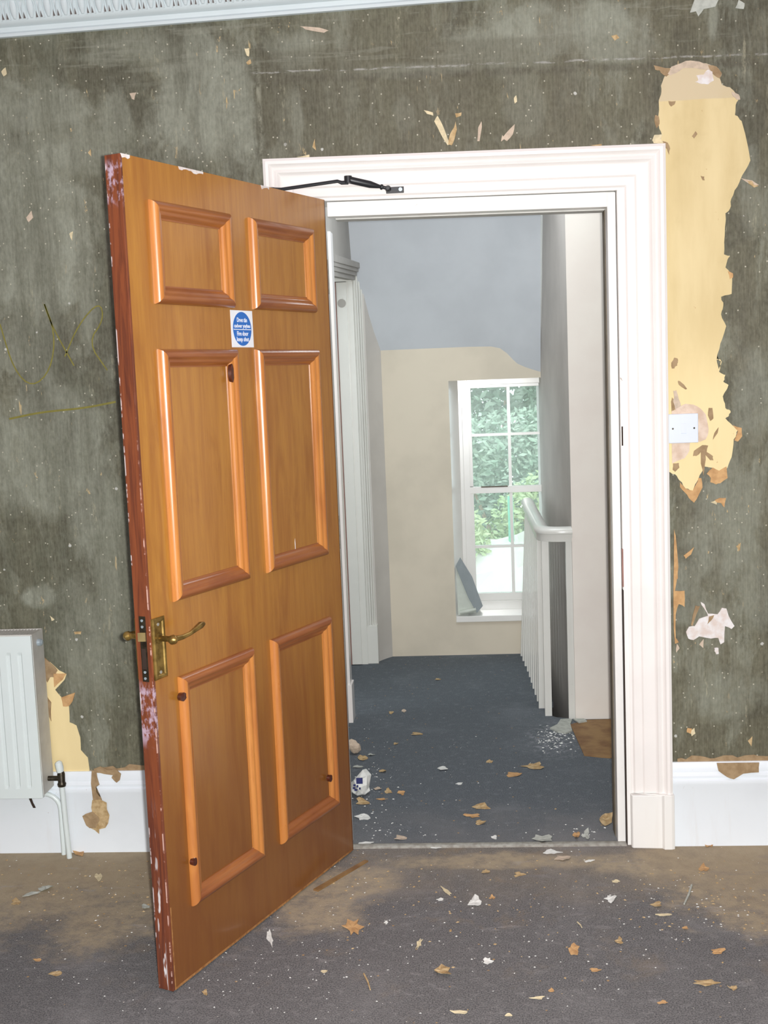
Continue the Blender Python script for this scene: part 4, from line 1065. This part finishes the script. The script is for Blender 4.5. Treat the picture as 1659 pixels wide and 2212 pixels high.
# ================================================================== BALUSTRADE
bal = tag(empty('balustrade', (.70, 1.4, 0)), 'white painted balustrade with curved handrail beside the landing stairs', 'balustrade')
def BL(b, nm, mt, **k):
    o = b.build(nm, mt, bal, **k); o.location = (-.70, -1.4, 0); return o
hr = [(.814, 1.338), (.79, 1.337), (.765, 1.338), (.742, 1.343), (.722, 1.352), (.707, 1.366), (.699, 1.385), (.695, 1.41), (.694, 1.50), (.693, 1.8), (.692, 2.1), (.692, 2.40), (.692, 2.487)]
def rail_sweep(prof, z):
    fr = []
    for i, (x, y) in enumerate(hr):
        a = Vector(hr[max(0, i-1)]); c = Vector(hr[min(len(hr)-1, i+1)]); d = (c-a).normalized(); nn = Vector((-d.y, d.x, 0))
        fr.append(((x, y, z), nn, (0, 0, 1)))
    return MB().sweep(prof, fr)
BL(rail_sweep([(-.030, .002), (-.032, .012), (-.027, .022), (-.014, .029), (0, .031), (.014, .029), (.027, .022), (.032, .012), (.030, .002)], .787), 'handrail', M['hallwhite'], smooth=True)
BL(rail_sweep([(-.022, -.030), (-.024, .0), (-.018, .004), (.018, .004), (.024, 0), (.022, -.030)], .787), 'rail_underside', M['hallwhite'], smooth=True)
def rail_at(y, pts):
    for (xa, ya), (xb, yb) in zip(pts, pts[1:]):
        if ya <= y <= yb and yb > ya: return xa+(xb-xa)*(y-ya)/(yb-ya)
    return pts[-1][0]
bp = [(.802, 1.340, .800, 1.338), (.706, 1.385, .704, 1.385), (.692, 1.50, .684, 1.50)]
y = 1.61
while y < 2.48:
    bp.append((.692, y, rail_at(y, [(.69, 1.5), (.680, 1.8), (.672, 2.1), (.660, 2.3), (.652, 2.49)])-.004, y)); y += .105
for (xt, yt, xb, yb) in bp:
    b = MB(); h = .0145
    vs = [(xb+sx*h, yb+sy*h, -.004) for sx, sy in ((-1, -1), (1, -1), (1, 1), (-1, 1))]+[(xt+sx*h, yt+sy*h, .760) for sx, sy in ((-1, -1), (1, -1), (1, 1), (-1, 1))]
    b.add(vs, [(0, 1, 2, 3), (4, 5, 6, 7), (0, 1, 5, 4), (1, 2, 6, 5), (2, 3, 7, 6), (3, 0, 4, 7)])
    BL(b, 'baluster', M['hallwhite'])

# ================================================================== OUTSIDE
tag(MB().box(-8, 9, F1+.45, 16, -1.1, -1.0).build('ground', M['paving']), 'pale paving of the garden outside the window', 'ground', kind='structure')
def leafcloud(n, box_, size, seed, mats):
    r = random.Random(seed); b = MB()
    (x0, x1), (y0, y1), (za, zb3) = box_
    for i in range(n):
        c = Vector((r.uniform(x0, x1), r.uniform(y0, y1), r.uniform(za, zb3)))
        d = Vector((r.gauss(0, 1), r.gauss(0, 1), r.gauss(0, .7))).normalized(); e = d.orthogonal().normalized(); s = size*r.uniform(.6, 1.4)
        b.add([c-d*s, c+e*s*.4, c+d*s, c-e*s*.4], [(0, 1, 2, 3)])
    return b
def bush(name, label, cx, cy, rx, ry, z0, z1, n, size, seed, mat):
    r = random.Random(seed); root = tag(empty(name, (cx, cy, z0)), label, 'shrub', 'shrubs outside the window')
    b = MB()
    for i in range(n):
        a = r.uniform(0, 2*math.pi); w = r.uniform(-1, 1); rr = .55+.45*r.random()**.5
        q = math.sqrt(1-w*w)
        c = Vector((rx*q*math.cos(a)*rr, ry*q*math.sin(a)*rr, (z1-z0)*(.5+.5*w*rr)))
        d = Vector((r.gauss(0, 1), r.gauss(0, 1), r.gauss(0, .8))).normalized(); e = d.orthogonal().normalized(); s = size*r.uniform(.6, 1.5)
        b.add([c-d*s, c+e*s*.42, c+d*s, c-e*s*.42], [(0, 1, 2, 3)])
    o = b.build('foliage', M[mat], root); o['kind'] = 'stuff'
    t = MB()
    for k in range(5):
        a = 2*math.pi*k/5; t.tube([(0, 0, 0), (rx*.25*math.cos(a), ry*.25*math.sin(a), (z1-z0)*.4), (rx*.5*math.cos(a), ry*.5*math.sin(a), (z1-z0)*.75)], [.03, .02, .008], 6)
    t.build('stem', M['twig'], root)
    return root
bush('evergreen_shrub', 'tall blue green shrub filling the upper left panes', -.42, 8.4, 1.2, .8, -1.0, 3.6, 14000, .05, 11, 'leafg')
bush('evergreen_shrub', 'bright green shrub at the upper right pane', 1.92, 8.4, 1.1, .8, -1.0, 3.9, 14000, .05, 12, 'leafg')
bush('evergreen_shrub', 'broad green shrub furthest behind the window', .7, 11.0, 2.6, 1.2, -1.0, 4.6, 20000, .07, 16, 'leafg')
bush('low_shrub', 'dense green shrub behind the middle panes of the window', .9, 6.95, 1.3, .5, -1.0, 1.15, 11000, .034, 13, 'leafg')
bush('pale_shrub', 'pale straw coloured shrub above the stone heap', 1.1, 6.0, .65, .3, -1.0, .68, 6000, .03, 14, 'leafl')
bush('yellow_shrub', 'small yellow green shrub left of the stone heap', .36, 5.35, .22, .2, -1.0, .50, 2500, .028, 15, 'leafl')
tag(MB().box(-3, 4, F1+.41, F1+.90, 1.78, 1.86).build('sky_blocker', M['stone']), 'unseen slab added above the outside of the sash window to block steep sky', 'light blocker', kind='structure')  # unseen slab added to keep steep sky light off the window
# pale rocky bank
r = random.Random(5); b = MB(); nx, nz = 26, 8
for j in range(nz+1):
    for i in range(nx+1):
        x = -1.2+4.2*i/nx; t = j/nz; h = .10+.25*math.exp(-((x-.93)/.28)**2)+.08*math.sin(x*5)
        b.v.append((x+r.uniform(-.04, .04), 4.6+.9*t+r.uniform(-.05, .05), -1.0+(h+1.0)*math.sin(t*math.pi/2)+r.uniform(-.02, .02)))
for j in range(nz):
    for i in range(nx): a = j*(nx+1)+i; b.f.append((a, a+1, a+nx+2, a+nx+1))
tag(b.build('stone_bank', M['stone']), 'pale sunlit stone bank outside the lower window panes', 'bank', kind='structure')
gp = at_y(1103, 1100, 5.4)
tag(MB().tube([(gp.x, 5.4, -1.0), (gp.x, 5.4, gp.z+.10)], .022, 8).build('garden_post', M['green']), 'mint green post among the shrubs outside the window', 'post')

# ================================================================== DEBRIS ON THE FLOORS
COLS = {'w': 'whitep', 't': 'tan', 'o': 'orangepaper', 'c': 'creamp', 'g': 'greyp', 'p': 'pinkp', 'b': 'brownpaper'}
NM = {'w': 'white', 't': 'tan', 'o': 'orange brown', 'c': 'cream', 'g': 'pale grey', 'p': 'pinkish', 'b': 'brown'}
def scrap(px, py, w, h, c, lift, label, ang=0, star=False, name='paper_scrap', cat='paper scrap', seed=0, group=None):
    r = random.Random(int(px*13+py*7)+seed)
    c0 = at_z(px, py); n = 12 if not star else 18
    loc = Vector((c0.x, c0.y, 0.0))
    ring = []; sq = r.uniform(0, 6.28); ex4 = r.uniform(.05, .3)
    for k in range(n):
        a = 2*math.pi*k/n; rr = r.uniform(.62, 1.1)*(1+ex4*math.cos(3*a+sq)+.12*math.cos(5*a-sq))
        if star: rr = r.uniform(.85, 1.15) if k in (0, 3, 5, 9, 12, 15) else r.uniform(.5, .72)
        ex, ey = math.cos(a)*rr*w/2, math.sin(a)*rr*h/2
        if ang: ex, ey = ex*math.cos(ang)-ey*math.sin(ang), ex*math.sin(ang)+ey*math.cos(ang)
        q = at_z(px+ex, py+ey); ring.append(Vector((q.x, q.y, 0))-loc)
    dirn = r.uniform(0, 2*math.pi); D = Vector((math.cos(dirn), math.sin(dirn), 0)); L = max(q.length for q in ring)
    T = .0012
    def zf(q): return .0006+lift*max(0, q.dot(D)/L)**2+lift*.25*r.random()
    b = MB(); top = []
    inner = [q*.5 for q in ring]
    vs = [Vector((0, 0, zf(Vector((0, 0, 0)))))]+[Vector((q.x, q.y, zf(q))) for q in inner]+[Vector((q.x, q.y, zf(q))) for q in ring]
    nn = len(vs); b.v = [tuple(v+Vector((0, 0, T))) for v in vs]+[tuple(v) for v in vs]
    for k in range(n):
        k2 = (k+1) % n
        b.f += [(0, 1+k, 1+k2), (1+k, 1+n+k, 1+n+k2, 1+k2), (nn, nn+1+k2, nn+1+k), (nn+1+k, nn+1+k2, nn+1+n+k2, nn+1+n+k), (1+n+k, nn+1+n+k, nn+1+n+k2, 1+n+k2)]
    o = b.build(name, M[COLS[c]], None, loc)
    return tag(o, label, cat, group or 'torn paper and plaster scraps on the floors')
S = [
 (946, 1468, 13, 5, 't', .004, 'small tan scrap far back on the landing carpet'), (845, 1540, 11, 6, 't', .006, 'left one of two small tan scraps side by side on the landing carpet'),
 (872, 1537, 10, 6, 'p', .006, 'right one of two small scraps side by side on the landing carpet'), (901, 1586, 27, 7, 't', .004, 'narrow tan scrap left of centre on the landing carpet'),
 (854, 1607, 10, 6, 't', .004, 'small tan scrap below the narrow tan one on the landing'), (1058, 1646, 16, 6, 't', .003, 'flat tan scrap near the middle of the landing carpet'),
 (957, 1661, 24, 12, 'w', .006, 'oval white scrap in the middle of the landing carpet'), (1110, 1674, 42, 11, 'o', .006, 'bright orange torn scrap on the landing carpet'),
 (1153, 1656, 48, 14, 't', .010, 'large tan scrap just behind the bright orange one'), (992, 1694, 15, 5, 'w', .003, 'thin white scrap below the oval white one'),
 (1038, 1744, 42, 13, 't', .012, 'large tan scrap lying on the landing inside the doorway'), (1020, 1763, 38, 8, 'o', .006, 'long orange scrap just in front of the large tan one'),
 (1036, 1778, 22, 11, 't', .008, 'short tan scrap nearest the threshold below the long orange one'), (1068, 1810, 15, 9, 'w', .006, 'round white chip behind the threshold strip'),
 (786, 1766, 34, 13, 'w', .008, 'white scrap beside the foot of the brown door on the landing'), (784, 1734, 34, 13, 't', .010, 'tan scrap beneath the crumpled white paper'),
 (784, 1638, 28, 10, 't', .012, 'curled tan shaving above the crumpled white paper'), (801, 1631, 14, 6, 'g', .006, 'pale chip right of the curled tan shaving'),
 (772, 1657, 24, 6, 'g', .006, 'pale grey sliver above the crumpled white paper'), (827, 1667, 20, 7, 't', .008, 'curled tan chip right of the pale grey sliver'),
 (816, 1705, 20, 7, 'p', .008, 'pinkish scrap right of the crumpled white paper'), (839, 1711, 16, 8, 't', .008, 'tan chip right of the pinkish scrap'), (868, 1714, 15, 9, 'o', .008, 'orange edged chip furthest right of the row beside the crumpled paper'),
 (825, 1727, 20, 5, 'o', .004, 'orange sliver under the row of chips beside the crumpled paper'), (1307, 1772, 36, 26, 't', .020, 'tan folded scrap against the right door jamb'),
 (1245, 1806, 18, 16, 'o', .012, 'orange scrap standing behind the threshold near the right jamb'), (1266, 1806, 18, 18, 'g', .012, 'pale upright scrap behind the threshold near the right jamb'),
 (1171, 1814, 48, 18, 'g', .012, 'large pale triangular scrap lying across the threshold'), (1190, 1842, 40, 10, 'w', .006, 'long white chip just in front of the threshold'),
 (1216, 1855, 44, 12, 'p', .008, 'pinkish scrap in front of the long white chip'), (942, 1831, 28, 7, 'w', .004, 'white scrap on the middle of the threshold strip'),
 (790, 1822, 46, 5, 'w', .004, 'thin white strip on the threshold beside the brown door'), (866, 1811, 30, 12, 'p', .006, 'pinkish plaster lump behind the threshold on the left'),
 (1272, 1861, 22, 5, 'w', .004, 'short white sliver in front of the threshold near the right plinth'),
 (762, 2004, 48, 38, 'o', .008, 'tan star shaped scrap right of the door foot'), (905, 2040, 11, 28, 'c', .010, 'cream curled shaving right of the star shaped scrap'),
 (954, 2100, 42, 28, 't', .018, 'crumpled tan scrap near the bottom of the picture'), (1054, 2078, 20, 12, 'w', .005, 'oval white chip right of the crumpled tan scrap'),
 (1026, 1950, 34, 22, 'w', .010, 'white folded scrap in the middle of the near floor'), (964, 1926, 28, 9, 'c', .006, 'cream wedge left of the white folded scrap'), (951, 1944, 16, 6, 'w', .004, 'small white chip under the cream wedge'),
 (1063, 1939, 12, 9, 'o', .004, 'small orange chip right of the white folded scrap'), (834, 1994, 10, 9, 'w', .004, 'small white chip right of the star shaped scrap'),
 (1320, 1943, 28, 15, 'w', .008, 'white crinkled scrap in front of the right plinth block'), (1240, 2052, 28, 26, 'o', .008, 'orange four cornered scrap in the right half of the near floor'),
 (1337, 2034, 18, 16, 't', .006, 'small tan scrap right of the orange four cornered one'), (1285, 2097, 22, 9, 'o', .004, 'orange chip below the orange four cornered scrap'),
 (1524, 2125, 54, 17, 't', .008, 'long tan scrap near the bottom right corner'), (1552, 2057, 34, 12, 'o', .006, 'orange scrap above the long tan one at right'), (1584, 2136, 22, 10, 't', .006, 'small tan scrap at the end of the long tan one'),
 (1434, 1977, 40, 6, 'c', .003, 'thin cream strip on the right of the near floor'), (1418, 1955, 24, 14, 't', .005, 'tan scrap just behind the thin cream strip'),
 (992, 2188, 42, 8, 'c', .006, 'cream strip at the bottom edge of the floor'), (1099, 2194, 16, 6, 'c', .004, 'cream chip right of the strip at the bottom edge'),
 (1162, 2157, 30, 6, 'c', .005, 'thin cream curl low in the middle of the floor'), (1191, 2141, 14, 8, 'o', .004, 'small orange chip above the thin cream curl'),
 (1533, 1825, 22, 15, 'o', .016, 'orange brown lump against the right skirting board'), (1050, 1884, 22, 9, 't', .004, 'tan chip just inside the near room at centre'),
 (1122, 1890, 26, 11, 't', .004, 'tan chip right of the centre one near the threshold'), (1431, 2167, 24, 8, 'o', .004, 'orange chip low at right of the floor'), (1520, 1877, 24, 14, 'o', .006, 'orange scrap in the dust before the right skirting board'),
 (70, 1932, 46, 8, 'g', .010, 'pale grey strip on the floor under the radiator'), (98, 1921, 36, 15, 'g', .014, 'pale grey folded piece at the end of the strip under the radiator'),
 (172, 1842, 24, 20, 'o', .020, 'orange brown lump beside the foot of the radiator pipe'), (213, 1895, 18, 16, 'c', .006, 'cream chip on the floor left of the door edge'),
 (80, 2075, 18, 7, 'o', .004, 'small orange chip low on the left floor'), (120, 2105, 32, 10, 't', .006, 'tan scrap low on the left floor'), (583, 2027, 15, 38, 'w', .006, 'white feather shaped chip in front of the door face'),
 (316, 1961, 20, 14, 'g', .010, 'pale scrap just behind the free edge of the door'), (443, 2145, 13, 14, 't', .006, 'tan chip below the near corner of the door'), (35, 1950, 22, 12, 't', .004, 'tan chip at the left edge under the radiator'),
 (1330, 1905, 18, 6, 'c', .003, 'cream sliver in front of the plinth block'), (700, 2100, 16, 7, 'c', .003, 'cream chip in the lower middle of the floor'), (1480, 2006, 16, 8, 'o', .004, 'small orange chip on the right floor below the cream strip'),
]
for q in S:
    star = 'star' in q[6]
    ang = {905: .5, 964: .65, 583: -.25, 70: -.3, 1266: .5}.get(q[0], 0)
    scrap(*q, ang=ang, star=star)
# crumpled white paper by the door
def crumple(px, py, rx, rz, mat, label, name, seed, print_=False):
    c = at_z(px, py+rz*500*.5); r = random.Random(seed)
    bm = bmesh.new(); bmesh.ops.create_icosphere(bm, subdivisions=2, radius=1)
    dirs = [Vector((r.gauss(0, 1), r.gauss(0, 1), r.gauss(0, 1))).normalized() for _ in range(26)]; amp = [r.uniform(-.35, .25) for _ in dirs]
    for v in bm.verts:
        k = 1+sum(a*max(0, v.co.dot(d))**9 for a, d in zip(amp, dirs))+r.uniform(-.13, .13)
        v.co = Vector((v.co.x*rx*k, v.co.y*rx*k*.9, max(0.0, (v.co.z+1)*.5*rz*k*1.0)))
    me = bpy.data.meshes.new('ball'); bm.to_mesh(me); bm.free(); me.materials.append(mat)
    root = tag(empty(name, (c.x, c.y, 0)), label, 'litter')
    o = bpy.data.objects.new('crumpled_sheet', me); COL.objects.link(o); o.parent = root
    if print_:
        b = MB()
        for (dx, dz, w_, h_) in ((.004, .066, .022, .020), (-.014, .050, .008, .006), (-.004, .046, .006, .007), (-.016, .040, .009, .005), (.004, .038, .006, .006), (-.010, .033, .010, .005)):
            b.box(dx-w_/2, dx+w_/2, -rx*.93, -rx*.80, dz-h_/2, dz+h_/2)
        b.build('printed_mark', M['blueprint'], root)
    return root
crumple(778, 1700, .047, .068, M['whitep'], 'crumpled white printed paper on the landing beside the brown door', 'crumpled_paper', 4, True)
crumple(767, 1614, .026, .055, M['pinkp'], 'small pinkish crumpled piece on the landing behind the brown door edge', 'crumpled_paper', 9)
# plaster piece at the balustrade foot, plastic sheet of pale plaster
P = [at_z(x_, y_) for x_, y_ in ((1228, 1553), (1211, 1556), (1204, 1567), (1188, 1575), (1205, 1583), (1222, 1586), (1236, 1580), (1232, 1566), (1236, 1556))]
tag(MB().slab([Vector((p.x, min(p.y, 1.31), 0.0)) for p in P], (0, 0, .006)).build('plaster_slab', M['greyp']), 'pale broken plaster slab at the foot of the balustrade', 'plaster piece')
P = [at_z(x_, y_) for x_, y_ in ((1238, 1556), (1262, 1556), (1268, 1561), (1250, 1564))]
tag(MB().slab([Vector((p.x, min(p.y, 1.31), 0.003)) for p in P], (0, 0, .005)).build('plaster_slab', M['greyp']), 'thin plaster flake at the foot of the pale hall wall', 'plaster piece')
# twigs and the wooden strip
def stick(pa, pb, r0, mat, label, name='splinter', cat='splinter', flat=False):
    a = at_z(*pa); b_ = at_z(*pb); a.z = b_.z = r0
    if flat:
        d = (b_-a).normalized(); nn = Vector((-d.y, d.x, 0))*r0*2.2
        o = MB().slab([a-nn-Vector((0, 0, r0)), a+nn-Vector((0, 0, r0)), b_+nn*.7-Vector((0, 0, r0)), b_-nn*.7-Vector((0, 0, r0))], (0, 0, r0*1.2)).build(name, mat)
    else:
        o = MB().tube([a, a.lerp(b_, .5)+Vector((.002, 0, 0)), b_], [r0, r0, r0*.7], 7).build(name, mat)
    return tag(o, label, cat)
stick((682, 1925), (792, 1861), .004, M['board'], 'long brown wooden strip lying beside the door foot', 'wooden_strip', 'wood strip', True)
stick((786, 2105), (800, 2140), .0022, M['tan'], 'thin upright looking splinter low in the middle of the floor')
stick((1247, 1993), (1257, 2005), .0018, M['creamp'], 'tiny pale splinter in the centre right of the floor')
stick((1494, 1914), (1478, 1955), .003, M['greyp'], 'pale grey stick lying before the right skirting board')
# crumbs: plaster dust and flakes, uncountable
def crumbs(name, label, spots, seed, mat, extra=()):
    r = random.Random(seed); b = MB(); split = None
    for k_, (cx, cy, sx, sy, n, s0) in enumerate(list(spots)+list(extra)):
        if k_ == len(spots): split = len(b.f)
        for i in range(n):
            px, py = r.gauss(cx, sx), r.gauss(cy, sy)
            if py < 1440 or py > 2205 or px < 2 or px > 1655: continue
            p = at_z(px, py)
            if p.y > 0 and (p.x > .80 or p.x < -.10) : continue
            if abs(p.y) < .03: continue
            if p.y > 1.28: continue
            if p.y < 0 and p.y > -.06 and (p.x < 0.02 or p.x > .8): continue
            # not under or through the door
            s = s0*r.uniform(.5, 1.6)
            a = r.uniform(0, 6.28); u = Vector((math.cos(a), math.sin(a), 0))*s; v = Vector((-math.sin(a), math.cos(a), 0))*s*r.uniform(.3, .8)
            z = Vector((0, 0, s*.4))
            q = Vector((p.x, p.y, .0002))
            b.add([q-u, q+v, q+u*.8, q-v, q+z], [(0, 1, 4), (1, 2, 4), (2, 3, 4), (3, 0, 4), (3, 2, 1, 0)])
    o = b.build(name, M[mat])
    if split is not None:
        o.data.materials.append(M['tan'])
        for i_, p_ in enumerate(o.data.polygons): p_.material_index = 1 if i_ >= split else 0
    return tag(o, label, 'debris', kind='stuff')
crumbs('plaster_crumbs', 'white plaster crumbs scattered on the landing carpet near the balustrade and doorway', [(1195, 1590, 22, 14, 90, .0045), (1210, 1600, 20, 14, 40, .006), (1285, 1590, 18, 18, 12, .003), (1000, 1680, 200, 80, 60, .003), (800, 1690, 30, 60, 60, .004), (1260, 1800, 50, 14, 30, .004), (850, 1795, 50, 14, 30, .003)], 3, 'whitep')
crumbs('floor_crumbs', 'fine white plaster and tan wallpaper crumbs scattered across the near carpet', [(900, 2000, 420, 90, 260, .0028), (500, 2100, 250, 50, 90, .0024), (1450, 1950, 150, 60, 60, .003), (150, 1930, 110, 50, 40, .003)], 4, 'whitep',
       [(1200, 1950, 300, 80, 110, .0042), (200, 1930, 120, 50, 70, .0042), (800, 1910, 90, 40, 60, .004), (1550, 1930, 90, 50, 80, .004)])
